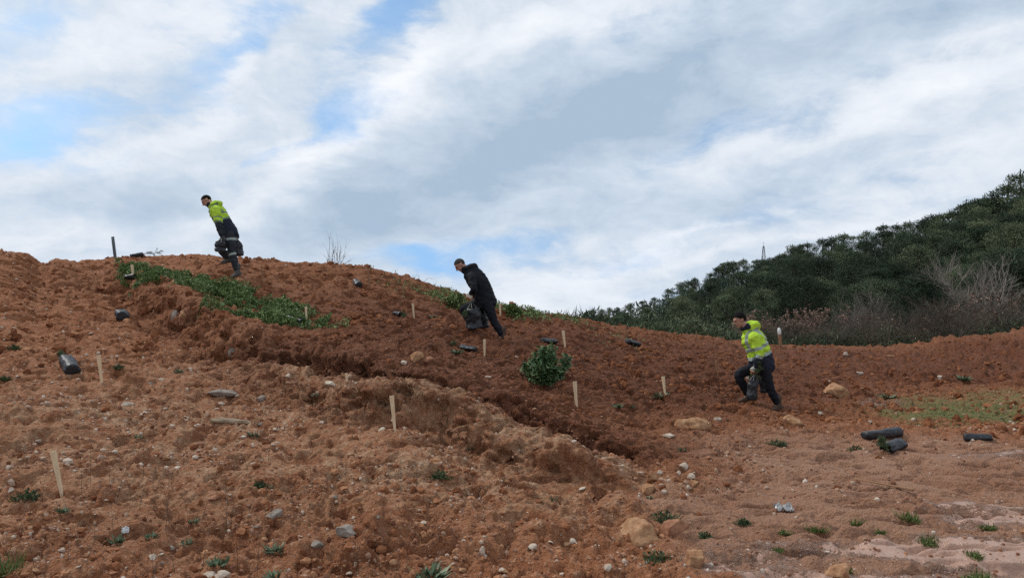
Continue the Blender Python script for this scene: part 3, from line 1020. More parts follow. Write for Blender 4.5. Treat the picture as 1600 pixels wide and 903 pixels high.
# ------------------------------------------------------------------ rocks and stones that can be told apart
ROCKS = [
    (1309, 621, 50, 26, 'rock_tan', 'largest tan boulder, lying on red earth right of the walking worker in yellow', 'rock', .25),
    (1081, 670, 60, 20, 'rock_tan', 'flat orange-tan rock half buried left of the right worker\'s front foot', 'rock', .4),
    (1000, 850, 92, 28, 'rock_tan', 'broad low tan rock in the foreground below the dense dark green tuft', 'rock', .55),
    (1052, 834, 46, 24, 'rock_red', 'smooth reddish rock touching the right end of the broad foreground rock', 'rock', .3),
    (1090, 886, 36, 34, 'rock_tan', 'upright yellowish tan rock standing at the edge of the smooth mud', 'rock', .25),
    (1315, 901, 46, 22, 'rock_tan', 'brown rounded rock cut off by the bottom edge of the photo', 'rock', .3),
    (1020, 752, 22, 18, 'rock_tan', 'tan rock at the lower end of the eroded bank, upper one of a touching pair', 'rock', .25),
    (1014, 772, 24, 20, 'rock_tan', 'ochre rock at the lower end of the eroded bank, lower one of a touching pair', 'rock', .25),
    (1071, 734, 17, 13, 'rock_white', 'pale rounded stone on top of the small heap right of the eroded bank', 'stone', .25),
    (1081, 750, 13, 12, 'rock_white', 'white stone on the right flank of the small heap by the eroded bank', 'stone', .2),
    (1086, 760, 14, 10, 'rock_tan', 'pinkish stone at the foot of the small heap by the eroded bank', 'stone', .25),
    (1061, 741, 8, 6, 'rock_white', 'tiny white stone on the left flank of the small heap by the eroded bank', 'stone', .2),
    (1031, 742, 9, 8, 'rock_white', 'small white stone between the ochre rocks and the small heap', 'stone', .2),
    (1038, 772, 8, 7, 'rock_white', 'small pale stone just right of the ochre rock under the eroded bank', 'stone', .2),
    (630, 570, 13, 9, 'rock_white', 'clean white oval stone left of the two tan stones on the slope', 'stone', .2),
    (652, 563, 24, 14, 'rock_tan', 'larger of two tan stones lying side by side on the middle slope', 'stone', .25),
    (671, 566, 18, 12, 'rock_red', 'browner of two stones lying side by side on the middle slope', 'stone', .25),
    (289, 500, 20, 22, 'rock_tan', 'squarish tan rock standing in the upper gully below the green weeds', 'rock', .2),
    (272, 498, 16, 14, 'rock_grey', 'grey-brown rock in the dark upper gully left of the squarish rock', 'rock', .3),
    (361, 556, 17, 17, 'rock_grey', 'grey-pink rock at the edge of the gully under the weed patch', 'rock', .25),
    (186, 530, 4, 4, 'rock_white', 'very small white stone below the black bag high on the left slope', 'stone', .2),
    (196, 634, 24, 9, 'rock_white', 'flat whitish stone on the left slope right of the leaning stake', 'stone', .25),
    (202, 645, 14, 8, 'rock_tan', 'small tan stone just below the flat whitish stone on the left slope', 'stone', .25),
    (407, 628, 20, 10, 'rock_grey', 'grey slab tilted in the soil left of the start of the eroded bank', 'stone', .2),
    (345, 618, 46, 9, 'rock_grey', 'long grey weathered slab lying flat on the left slope', 'stone', .35),
    (540, 838, 50, 17, 'rock_grey', 'pale grey slab leaning on the small soil heap in the foreground', 'stone', .2),
    (493, 856, 26, 15, 'rock_grey', 'dark ridged stone left of the pale slab by the foreground heap', 'stone', .25),
    (428, 808, 28, 12, 'rock_grey', 'largest of a loose row of pale stones in the left foreground', 'stone', .3),
    (255, 722, 18, 11, 'rock_tan', 'lone tan stone with a dark hollow beside it in the left foreground', 'stone', .2),
    (615, 884, 13, 10, 'rock_tan', 'tan-pink stone low in the foreground below the soil heap', 'stone', .2),
    (754, 868, 10, 15, 'rock_white', 'upright cream stone in the foreground right of the soil heap', 'stone', .2),
    (834, 858, 16, 9, 'rock_white', 'white three-cornered stone in the foreground left of the broad rock', 'stone', .2),
    (895, 848, 15, 7, 'rock_white', 'flat white stone in the foreground just left of the broad rock', 'stone', .25),
    (885, 853, 15, 8, 'rock_tan', 'beige stone touching the flat white stone left of the broad rock', 'stone', .25),
    (238, 875, 18, 10, 'rock_white', 'white wedge of stone low in the left foreground', 'stone', .2),
    (96, 863, 11, 8, 'rock_white', 'white stone in the lower left corner area below the tall pale stake', 'stone', .2),
    (16, 770, 11, 8, 'rock_white', 'pale stone left of the dark grass cushion at the left edge', 'stone', .25),
    (1046, 683, 19, 6, 'rock_white', 'flat white stone on dark soil under the half buried orange rock', 'stone', .25),
    (908, 766, 16, 5, 'rock_white', 'thin white stone at the foot of the eroded bank', 'stone', .25),
    (1343, 586, 15, 7, 'rock_white', 'domed white stone beyond the largest tan boulder', 'stone', .25),
    (1470, 593, 9, 8, 'rock_white', 'white pointed stone beside grey-green weeds on the right bank', 'stone', .2),
    (1321, 557, 8, 8, 'rock_white', 'upright white block on the far cleared ground', 'stone', .1),
    (1390, 558, 20, 5, 'rock_tan', 'long pinkish stone lying on the far cleared ground', 'stone', .3),
    (1282, 649, 8, 7, 'rock_white', 'white stone among pinkish clods right of the worker\'s rear boot', 'stone', .2),
    (1240, 664, 30, 16, 'rock_tan', 'pinkish broken clod of stone right of the worker\'s rear boot', 'rock', .3),
    (1122, 658, 14, 8, 'rock_white', 'pale stone at the right end of the half buried orange rock', 'stone', .25),
    (1360, 662, 8, 6, 'rock_white', 'small white stone at the near edge of the muddy flat', 'stone', .2),
    (1168, 592, 6, 6, 'rock_white', 'tiny white chip beside the thin stake left of the right worker', 'stone', .2),
    (515, 604, 20, 9, 'rock_white', 'white broken stones cap on the eroded bank near its start', 'stone', .25),
    (450, 591, 9, 7, 'rock_white', 'round white stone above the start of the eroded bank', 'stone', .2),
    (556, 602, 9, 6, 'rock_white', 'white stone on the bank top just right of the short stake tip', 'stone', .2),
    (604, 611, 11, 5, 'rock_white', 'white stone on the bank top behind the pale middle stake', 'stone', .2),
    (686, 627, 7, 6, 'rock_white', 'small white stone on the bank top right of the middle stake', 'stone', .2),
    (498, 553, 6, 4, 'rock_white', 'bright white chip below the weed patch', 'stone', .2),
    (124, 620, 4, 4, 'rock_white', 'tiny white chip below the upright left stake', 'stone', .2),
    (345, 905, 24, 12, 'rock_white', 'white stone peeping in at the bottom edge left of centre', 'stone', .3),
    (950, 893, 14, 13, 'rock_white', 'pair of joined cream stones at the bottom edge under the broad rock', 'stone', .2),
    (803, 468, 7, 4, 'rock_tan', 'tan chip on the crest weeds right of the middle worker', 'stone', .2),
    (600, 448, 10, 3, 'rock_tan', 'flat tan chip on the upper slope below the crest shrub', 'stone', .2),
]
for i, (u, vv, w, h, m, lab, nm, sink) in enumerate(ROCKS):
    rock(u, vv, w, h, m, lab, 100 + i, sink, nm)
chip = rock_mesh('grey_chip', (0.10, 0.05, 0.02), 77, 3)
# smaller loose stones, alike
loose_meshes = [rock_mesh('loose_stone', (0.085, 0.07, 0.055), 300 + i, 3) for i in range(7)]
LM = ['rock_white', 'rock_tan', 'rock_white', 'rock_red', 'rock_grey', 'rock_tan', 'rock_white']
for me, mm in zip(loose_meshes, LM):
    me.materials.append(M[mm])
LOOSE_LAB = {'rock_white': 'pale loose stone, fist sized or smaller, among the grit of the bare slope', 'rock_tan': 'tan loose stone, fist sized or smaller, among the grit of the bare slope',
             'rock_red': 'reddish loose stone, fist sized or smaller, among the grit of the bare slope', 'rock_grey': 'grey loose stone, fist sized or smaller, among the grit of the bare slope'}
n_loose = 0
while n_loose < 140:
    u, vv = random.uniform(5, 1595), 903 - 440 * random.random() ** 1.35
    if vv < interp(CREST, u) + 10:
        continue
    p = hit(u, vv)
    mudk = float(grid_field(f_mud + f_wet, np.array([p.x]), np.array([p.y]))[0])
    if random.random() < mudk * 1.1:
        continue
    i = random.randrange(7)
    o = bpy.data.objects.new('loose_stone', loose_meshes[i])
    COL.objects.link(o)
    s = random.choice((0.35, 0.45, 0.5, 0.6, 0.7, 0.9, 1.2))
    s *= (0.75 + p.y * 0.035)
    o.location = p + Vector((0, 0, 0.003 * s))
    o.scale = (s, s * random.uniform(.7, 1.1), s * random.uniform(.45, .8))
    o.rotation_euler = (random.uniform(-.4, .4), random.uniform(-.4, .4), random.uniform(0, 6.28))
    tag(o, LOOSE_LAB[LM[i]], 'stone', {'rock_white': 'pale', 'rock_tan': 'tan', 'rock_red': 'reddish', 'rock_grey': 'grey'}[LM[i]] + ' loose stones on the bare slope')
    n_loose += 1
# pale weathered log on the left slope
p = hit(360, 664)
B = Batch()
L = 62 * p.y / F_PX
for j, (dx, r0) in enumerate(((0, .030), (.012, .022))):
    q = np.linspace(-L / 2, L / 2, 12)
    pts = np.stack([q, dx * 2 + 0.02 * np.sin(q * 9 + j), 0.012 + 0.012 * np.sin(q * 5 + j * 2) - q * 0.10], -1)
    tube_batch(B, pts, r0 * (0.55 + 0.45 * np.sin(np.linspace(0.25, 2.9, 12))), 8)
for i_ in range(len(B.v)):
    B.v[i_] = B.v[i_] + (noise3(B.v[i_] * 14, 5) * .010)[:, None]
o = link('driftwood', B.mesh('driftwood', True), mat_noise('bleached_wood', (0.13, 0.085, 0.055), (0.46, 0.35, 0.235), 9, 0.85, 0.2, 0.5, 6, (1, 8, 8)))
o.location = p + Vector((0, 0.02, 0.01))
tag(o, 'bleached piece of wood lying across the left slope', 'wood')


# ------------------------------------------------------------------ stakes and posts
def stake_mesh(h, w, d):
    bm = bmesh.new()
    bmesh.ops.create_cube(bm, size=1)
    for x in bm.verts:
        x.co = Vector((x.co.x * w, x.co.y * d, (x.co.z + 0.5) * (h + 0.12) - 0.12))
        if x.co.z < 0:
            x.co.x *= 0.4
            x.co.y *= 0.4
    bmesh.ops.bevel(bm, geom=[e for e in bm.edges], offset=0.0022, segments=1, affect='EDGES')
    g = [x for x in bm.verts if x.co.z > h - 0.004]
    for x in g:
        x.co.z += x.co.x * 0.12
    me = bpy.data.meshes.new('wooden_stake')
    bm.to_mesh(me)
    bm.free()
    return me


STAKES = [  # foot u, v, top u, v, width px, material, label
    (97, 775, 83, 705, 8.5, 'wood', 'pale square stake leaning left, nearest to the viewer in the left foreground'),
    (617, 673, 612, 618, 6.5, 'wood', 'pale stake in front of the eroded bank near the middle of the slope'),
    (901, 635, 898, 596, 6.0, 'wood', 'pale stake just right of and below the round green bush'),
    (159, 597, 154, 555, 6.0, 'wood', 'pale stake beside the black bag with a sprouting seedling on the left slope'),
    (1039, 615, 1036, 588, 5.0, 'wood', 'pale stake midway between the round bush and the worker on the right'),
    (757, 556, 757, 530, 4.2, 'wood', 'pale stake below the middle worker, at the right end of a black bag'),
    (479, 503, 478, 479, 4.0, 'wood', 'pale stake beside the black bag at the lower end of the weed patch'),
    (647, 498, 645, 474, 4.0, 'wood', 'pale stake right of a black bag on the upper middle slope'),
    (411, 442, 409, 416, 3.2, 'wood_old', 'brown stake on the upper slope right of the uppermost worker'),
    (577, 447, 576, 425, 3.2, 'wood_old', 'brown stake behind the black bag just under the crest'),
    (209, 438, 206, 414, 4.0, 'wood', 'pale stake among the first weeds by a black bag near the top left'),
    (782, 497, 781, 475, 3.6, 'wood', 'pale stake in crest weeds just right of the middle worker'),
    (883, 542, 880, 517, 4.4, 'wood', 'pale stake right of the black bag above the round bush'),
    (980, 532, 978, 514, 3.0, 'wood_old', 'dark brown stake above a black bag near the right shoulder of the slope'),
    (1122, 590, 1119, 563, 3.4, 'wood_old', 'thin brown stake on dark soil just left of the right worker'),
    (542, 596, 541, 583, 4.0, 'wood', 'short pale stake tip showing behind the top of the eroded bank'),
    (1089, 532, 1088, 518, 2.2, 'wood_old', 'slender dark stake on the skyline of the slope below the forest'),
]
for (u0, v0, u1, v1, wpx, mt, lab) in STAKES:
    p = hit(u0, v0)
    q = at(u1, v1, p.y + (0.02 if v0 > 600 else 0.0))
    h = (q - p).length
    w = wpx * p.y / F_PX
    o = link('wooden_stake', stake_mesh(h, w * 0.92, w * 0.75), M[mt])
    o.location = p
    o.rotation_mode = 'QUATERNION'
    o.rotation_quaternion = (q - p).to_track_quat('Z', 'Y') @ Quaternion((0, 0, 1), R(90) + random.uniform(-.3, .3))
    tag(o, lab, 'stake', 'planting stakes on the slope')
# dark metal post on the crest
p = hit(180, 403.5)
q = at(176, 370, p.y)
B = Batch()
tube_batch(B, [p - (q - p) * 0.3, p, (p + q) / 2, q, q + Vector((0, 0, .001))], [.033, .033, .033, .033, .004], 10)
o = link('metal_post', B.mesh('metal_post', True), M['metal_post'])
tag(o, 'dark bluish metal post standing on the crest at the top left', 'post')
# white-topped post at the forest edge
p = hit(1220, 541)
q = at(1217, 512, p.y)
t = empty('marker_post', p)
B = Batch()
ax = (q - p)
tube_batch(B, [-ax * 0.2, ax * 0.35, ax * 0.70], [.045, .05, .05], 8)
link('post', B.mesh('post', True), M['wood_old'], t)
B = Batch()
tube_batch(B, [ax * 0.62, ax * 0.66, ax * 0.9, ax * 0.97, ax * 1.0], [.040, .052, .050, .034, .004], 10)
link('cap', B.mesh('cap', True), M['white_paint'], t)
tag(t, 'short wooden post with a white cap behind the worker on the right', 'post')
# lath lying in the mud
p, q = hit(1358, 757), hit(1427, 774)
ax = q - p
me = stake_mesh(ax.length, 0.042, 0.016)
o = link('wooden_lath', me, M['wood_old'])
o.location = p + Vector((0, 0, 0.03))
o.rotation_mode = 'QUATERNION'
o.rotation_quaternion = (ax + Vector((0, 0, 0.02))).to_track_quat('Z', 'Y')
tag(o, 'thin brown lath lying flat on the mud at lower right', 'lath')


# ------------------------------------------------------------------ planting bags
def bag_mesh(name, L, rad, seed, flat=0.85, slump=0.0):
    """a soil filled plastic tube: flat folded base at z 0, gathered rumpled mouth at z L"""
    k, n = 28, 22
    g = np.random.default_rng(seed)
    a = np.linspace(0, 2 * math.pi, k, endpoint=False)
    rows = []
    for i in range(n):
        t = i / (n - 1)
        prof = rad * min(1.0, 0.90 + 0.5 * t) * (1.0 - 0.10 * sstep(np.array(t), .8, 1.0))
        if i == 0:
            prof = rad * 0.05
        if i == 1:
            prof = rad * 0.74
        zz = 0 if i < 2 else L * (i - 1.6) / (n - 2.6)
        crease = 0.08 * np.sin(a * 3 + seed + 2.5 * t) + 0.10 * gnoise(a * 2.2 + seed, np.full(k, t * 5.0), seed) + (0.09 * t ** 3) * np.sin(a * 9 + seed * 2) + 0.10 * np.abs(gnoise(a * 3 + seed * 2, np.full(k, t * 7.0), seed + 7)) - 0.10 * math.exp(-((t - .45 - .1 * math.sin(seed)) / .16) ** 2)
        rr = prof * (1 + crease)
        zz2 = zz + (0.10 * rad * np.sin(a * 5 + seed) + 0.06 * rad * np.sin(a * 2 + 1)) * t ** 6
        rows.append(np.stack([rr * np.cos(a) + slump * t * t, rr * np.sin(a) * flat, np.broadcast_to(zz2, (k,))], -1))
    for j, (s, dz) in enumerate(((0.93, -0.02), (0.90, -0.10), (0.86, -0.20))):   # the inside of the mouth
        r = rows[n - 1].copy()
        r[:, :2] = (r[:, :2] - [slump, 0]) * s + [slump, 0]
        r[:, 2] += dz * L
        rows.append(r)
    v = np.vstack(rows)
    nn = len(rows)
    f = [(i * k + j, i * k + (j + 1) % k, (i + 1) * k + (j + 1) % k, (i + 1) * k + j) for i in range(nn - 1) for j in range(k)]
    return mesh_np(name, v, f, True)


def bag_soil_mesh(L, rad, seed, flat, slump):
    v, f = ICO[3]
    v = v * (1 + 0.12 * noise3(v * 3, seed)[:, None]) * np.array([rad * .9, rad * .9 * flat, rad * 0.28]) + np.array([slump * .8, 0, L * 0.86])
    return mesh_np('soil', v, f, True)


def seedling_parts(parent, base, tipdir, length, seed, spread=0.5, nb=26, blades=26):
    """a small conifer: stem with side twigs, needles as its own part"""
    g = np.random.default_rng(seed)
    d = unit(np.asarray(tipdir, float))
    B, Nn = Batch(), Batch()
    base = np.asarray(base, float)
    tt = np.linspace(0, 1, 8)
    pts = base + d * (tt * length)[:, None] + np.stack([.02 * np.sin(tt * 5 + seed), .02 * np.sin(tt * 4), 0 * tt], -1) * length * 2
    tube_batch(B, pts, np.linspace(.006, .002, 8), 5)
    for i in range(nb):
        t = g.uniform(0.12, 1.0)
        p = base + d * t * length
        dd = unit(d * g.uniform(0.3, 1.0) + unit(g.normal(size=3)) * (spread * 1.6))
        tl = length * g.uniform(0.16, 0.40) * (1.15 - 0.6 * t)
        q = np.stack([p, p + dd * tl * .5, p + dd * tl])
        tube_batch(B, q, [.003, .002, .0015], 4)
        m = blades
        c = p + dd * (g.random(m) * tl)[:, None]
        nd = dd * 0.7 + g.normal(size=(m, 3)) * 0.55
        Nn.leaves(c, nd, g.normal(size=(m, 3)), g.uniform(.03, .065, m), g.uniform(.005, .010, m), tone=np.clip(g.normal(.5, .22, m), 0, 1))
    s = link('seedling', B.mesh('seedling', True), M['bark'], parent)
    link('needles', Nn.mesh('needles'), M['seedling'], s)
    return s


def planting_bag(seed, L, rad, flat=0.9, slump=0.0, seedling=None, name='planting_bag'):
    t = empty(name)
    link('bag', bag_mesh('bag', L, rad, seed, flat, slump), M['bag'], t)
    link('soil', bag_soil_mesh(L, rad, seed, flat, slump), M['bag_soil'], t)
    if seedling:
        seedling_parts(t, (slump, 0, L * .9), seedling[0], seedling[1], seed, *seedling[2:])
    return t


# lying bags: base u,v -> mouth u,v, thickness px
BAGS = [
    ((113, 581), (103, 562), 23, 'black bag with a green seedling sprouting from it on the left slope', ((0.1, 0, 1), .24, .35, 14)),
    ((191, 496), (184, 479), 19, 'black bag lying alone high on the left slope below the weeds', None),
    ((451, 497), (474, 504), 13, 'black bag at the lower end of the weed patch', None),
    ((617, 490), (637, 494), 9, 'flat black bag left of a stake on the upper middle slope', ((0, 0, 1), .26, .6, 8)),
    ((744, 546), (720, 542), 10, 'black bag left of the stake just below the middle worker', ((0, .3, 1), .2, .6, 7)),
    ((561, 445), (551, 436), 11, 'small upright looking black bag just below the crest near the bare shrub', None),
    ((847, 532), (868, 534), 10, 'black bag above the round green bush, left of a pale stake', None),
    ((980, 533), (998, 539), 11, 'black bag under the dark brown stake near the right shoulder of the slope', None),
    ((197, 434), (212, 433), 11, 'black bag among the first weeds behind a pale stake', None),
    ((204, 401), (223, 399), 8, 'black bag lying on the crest right of the metal post', ((0, 0, 1), .42, .25, 9)),
    ((1351, 681), (1405, 674), 17, 'longest black bag, rearmost of the two lying together on the mud at right', None),
    ((1408, 693), (1384, 702), 21, 'black bag with a drooping seedling, front one of the two lying together on the mud', ((0.15, 0.7, 1), .22, .5, 16)),
    ((1506, 683), (1549, 684), 14, 'black bag lying alone on the mud near the right edge', None),
]
for i, ((u0, v0), (u1, v1), th, lab, sd_) in enumerate(BAGS):
    p, q = hit(u0, v0 + th * .35), hit(u1, v1 + th * .35)
    if abs((q - p).length * F_PX / p.y) > 2.6 * math.hypot(u1 - u0, v1 - v0):     # pointing away from the viewer: keep a real bag's length
        q = p + (q - p).normalized() * 0.32
    rad = th / 2 * p.y / F_PX
    ax = q - p
    L = max(ax.length, rad * 2.2)
    t = planting_bag(i + 3, L, rad, 0.82, 0, sd_)
    t.rotation_mode = 'QUATERNION'
    t.rotation_quaternion = ax.to_track_quat('Z', 'Y')
    t.location = p + Vector((0, 0, rad * 0.68))
    tag(t, lab, 'planting bag', 'planting bags laid out on the ground')


# ------------------------------------------------------------------ plants
def tuft(B, n, spread, hgt, wid, g, lean=0.6, ground_rel=None):
    """grass: narrow bent blades from a few uneven crowns, some of them dry, in metres around the origin"""
    k = g.integers(3, 7)
    kx = np.concatenate([[0], g.normal(size=k) * spread * .62])
    ky = np.concatenate([[0], g.normal(size=k) * spread * .45])
    kh = g.uniform(.45, 1.1, k + 1)
    w = g.integers(0, k + 1, n)
    a = g.uniform(0, 6.28, n)
    rr = spread * .38 * np.sqrt(g.random(n))
    c = np.stack([kx[w] + np.cos(a) * rr, ky[w] + np.sin(a) * rr, np.full(n, -.01)], -1)
    le = lean * (.3 + 1.5 * g.random(n) ** 1.5)
    out = np.stack([np.cos(a) * le, np.sin(a) * le, g.uniform(.35, 1, n)], -1) + g.normal(size=(n, 3)) * .12
    tone = np.clip(g.normal(.48, .22, n) + .08 * (w % 3 - 1), 0, 1)
    B.leaves(c, out, np.stack([np.cos(a), np.sin(a), 0 * a], -1) + g.normal(size=(n, 3)) * .4, hgt * kh[w] * g.uniform(.35, 1.15, n), wid * g.uniform(.5, 1.3, n), 0.45, tone)


def rosette(B, n, length, wid, g, rise=0.45):
    a = g.uniform(0, 6.28, n)
    c = np.stack([np.cos(a) * .01, np.sin(a) * .01, np.full(n, .005)], -1)
    e = g.uniform(0.1, rise * 2, n)
    d = np.stack([np.cos(a), np.sin(a), e], -1)
    B.leaves(c, d, np.tile([0, 0, 1.0], (n, 1)) + g.normal(size=(n, 3)) * .25, length * g.uniform(.6, 1.15, n), wid * g.uniform(.7, 1.2, n), -0.25, np.clip(g.normal(.5, .25, n), 0, 1))


def leafy(B, n, rx, rz, leaf, g, ry=None):
    """low mound of small leaves"""
    ry = ry or rx
    u = unit(g.normal(size=(n, 3)))
    u[:, 2] = np.abs(u[:, 2])
    rad = g.uniform(.45, 1.0, n)[:, None]
    c = u * rad * np.array([rx, ry, rz])
    d = u + g.normal(size=(n, 3)) * .6
    B.leaves(c, d, u * .5 + np.array([0, 0, .8]) + g.normal(size=(n, 3)) * .4, leaf * g.uniform(.6, 1.3, n), leaf * .5 * g.uniform(.6, 1.3, n), 0.1, np.clip(g.normal(.5, .25, n), 0, 1))


def put_plant(name, me, mat, u, v, label, cat, group=None, rz=0.0):
    o = link(name, me, mat)
    o.location = hit(u, v)
    o.rotation_euler = (0, 0, rz)
    tag(o, label, cat, group)
    return o


PLANTS = [  # kind, u, v(base), width px, height px, label
    ('grass', 1277, 828, 34, 14, 'bright green grass tuft on the mud, wide and low, left of the smooth mud tufts'),
    ('grass', 1340, 820, 26, 12, 'green grass tuft on the mud just left of the roundest tuft'),
    ('grass', 1418, 812, 30, 17, 'roundest bright grass tuft on the mud, standing alone below the lath'),
    ('grass', 1454, 849, 32, 17, 'bushy grass tuft on the mud left of the shining wet patch'),
    ('grass', 1553, 826, 26, 9, 'low dark grass tuft at the edge of the shining wet patch'),
    ('grass', 1519, 868, 34, 12, 'yellowish grass tuft growing in the shining wet patch'),
    ('grass', 1524, 903, 46, 16, 'vivid grass tuft on the bottom edge of the photo at right'),
    ('grass', 1214, 859, 22, 11, 'small grass tuft left of the long thin mud ridge'),
    ('grass', 1227, 834, 18, 8, 'tiny dark tuft left of the wide low grass tuft'),
    ('grass', 1378, 832, 22, 9, 'sparse dark tuft between two bright grass tufts'),
    ('grass', 1326, 895, 20, 9, 'small tuft behind the brown rock at the bottom edge'),
    ('dark', 1036, 814, 52, 24, 'dense dark green tuft behind the smooth reddish rock'),
    ('dark', 1024, 877, 60, 26, 'straggling dark green tuft in front of the broad foreground rock'),
    ('dark', 46, 779, 44, 20, 'dark grass cushion at the left edge by the tall pale stake'),
    ('dark', 688, 746, 36, 14, 'dark weed clump on the bare slope below the eroded bank'),
    ('dark', 405, 762, 26, 14, 'dark weed clump in the left foreground above the row of pale stones'),
    ('dark', 1216, 695, 30, 12, 'dark green weed near the worker\'s rear boot on the right'),
    ('dark', 1163, 818, 22, 8, 'small dark sprig on the mud right of the dense dark tuft'),
    ('dark', 1102, 841, 26, 9, 'thin dark sprig on the mud beside the smooth reddish rock'),
    ('dark', 1337, 703, 30, 9, 'grey-green weed left of the two bags lying together on the mud'),
    ('dark', 22, 545, 16, 8, 'dark clump near the left edge high on the slope'),
    ('dark', 8, 595, 14, 10, 'dark clump at the left edge above the pale crust'),
    ('dark', 185, 575, 22, 7, 'flat dark weed right of the upright left stake'),
    ('grass', 6, 900, 32, 46, 'tall green grass bunch in the lower left corner of the photo'),
    ('rosette', 97, 802, 24, 18, 'grey-green rosette weed below the foot of the tall pale stake'),
    ('rosette', 184, 850, 34, 22, 'spiky long-leaved rosette with a white scrap behind it'),
    ('rosette', 236, 841, 24, 14, 'small rosette just right of the spiky long-leaved one'),
    ('rosette', 292, 852, 22, 18, 'dark narrow-leaved rosette in the left foreground, third in its row'),
    ('rosette', 340, 885, 40, 20, 'grey-green spreading thistle near the bottom edge at left'),
    ('rosette', 302, 818, 22, 16, 'faint rosette above the dark narrow-leaved one'),
    ('rosette', 674, 902, 74, 20, 'largest rosette weed, broad leaves, at the bottom edge left of centre'),
    ('rosette', 217, 684, 18, 8, 'tiny grey-green rosette on the left slope above the foreground'),
    ('rosette', 397, 684, 26, 10, 'grey-green weed right below the bleached wood'),
    ('rosette', 430, 862, 40, 14, 'flat grey-green weed left of the dark ridged stone'),
    ('rosette', 430, 903, 40, 10, 'dark leaves showing at the bottom edge under the soil heap\'s left side'),
    ('rosette', 866, 782, 14, 10, 'grey sprig below the eroded bank, left of its lower end'),
    ('rosette', 1015, 780, 14, 8, 'tiny green weed under the ochre rock at the lower end of the bank'),
    ('rosette', 1066, 705, 18, 12, 'green rosette on smooth earth above the small heap of stones'),
    ('rosette', 965, 637, 26, 9, 'pale green weed on dark soil, left one of a pair right of a pale stake'),
    ('rosette', 986, 639, 16, 8, 'pale green weed on dark soil, right one of a pair'),
    ('rosette', 1030, 622, 36, 10, 'pale green flat weed at the foot of the stake midway to the right worker'),
    ('rosette', 715, 553, 26, 9, 'pale green weed at the mouth of the bag below the middle worker'),
    ('rosette', 678, 498, 24, 8, 'flat green weed right of a stake on the upper middle slope'),
    ('rosette', 1505, 595, 30, 12, 'grey-green weeds on the right bank by the white pointed stone'),
    ('rosette', 1385, 623, 34, 9, 'dark low weed between the tan boulder and the mossy flat'),
    ('rosette', 280, 583, 20, 8, 'grey dry weed on the left slope between stake and slab'),
    ('rosette', 493, 620, 14, 8, 'grey weed in the dark foot of the eroded bank'),
    ('rosette', 735, 703, 22, 8, 'grey-green weed by the foot of the eroded bank'),
]
for i, (k, u, vv, w, h, lab) in enumerate(PLANTS):
    g = np.random.default_rng(900 + i)
    p = hit(u, min(vv, 930))
    px = F_PX / p.y
    w_, h_ = w / px, h / px
    B = Batch()
    if k == 'grass':
        n = 230
        tuft(B, n, w_ * .36, max(h_, w_ * .28) * 1.2, .0075, g, 0.8)
        mt, cat, nm = M['grass'], 'grass tuft', 'grass_tuft'
    elif k == 'dark':
        tuft(B, 190, w_ * .38, max(h_, w_ * .25) * 1.1, .008, g, 0.95)
        leafy(B, 90, w_ * .34, h_ * .6, .03, g)
        mt, cat, nm = M['tuft_dark'], 'weed', 'weed_tuft'
    else:
        rosette(B, 26, w_ * .52, w_ * .13, g, min(0.9, max(.25, h_ / w_)))
        rosette(B, 14, w_ * .30, w_ * .10, g, 0.9)
        mt, cat, nm = M['rosette'], 'weed', 'rosette_weed'
    put_plant(nm, B.mesh(nm), mt, u, min(vv, 930), lab, cat)

# the round bush on the slope
g = np.random.default_rng(5)
p = hit(851, 601)
px = F_PX / p.y
t = empty('leafy_bush', p)
Bs, Bl = Batch(), Batch()
for i in range(70):
    a = g.uniform(0, 6.28)
    sp = g.uniform(0.05, 1.0) ** .7
    tipp = np.array([math.cos(a) * sp * 33 / px, math.sin(a) * sp * 26 / px, (1.02 - .50 * sp ** 2.2) * 55 / px * g.uniform(.75, 1.08)])
    tipp *= 1 + .16 * math.sin(a * 3 + 1) + .12 * math.sin(a * 5)
    if tipp[0] < -6 / px:
        tipp[2] *= .86
    q = np.linspace(0, 1, 6)[:, None]
    pts = q * tipp * np.array([1, 1, 1]) + np.sin(q * math.pi) * np.array([tipp[0], tipp[1], 0]) * .18
    tube_batch(Bs, pts, np.linspace(.008, .003, 6), 5)
    n = int(g.integers(50, 95))
    tt = g.uniform(.15, 1.05, n)
    c = np.stack([np.interp(tt, q[:, 0], pts[:, j]) for j in range(3)], -1)
    dd = g.normal(size=(n, 3)) * .8 + unit(tipp) * .4 + np.array([0, 0, -.1])
    Bl.leaves(c, dd, np.array([0, -.25, 1.0]) + g.normal(size=(n, 3)) * .45, g.uniform(.03, .11, n), g.uniform(.02, .062, n), -.15, np.clip(g.normal(.45, .24, n) + g.normal() * .12, 0, 1))
link('stems', Bs.mesh('stems', True), M['bark'], t)
link('foliage', Bl.mesh('foliage'), M['bush'], t)
tag(t, 'dense round bush with dark green leaves on the slope below the middle worker', 'bush')

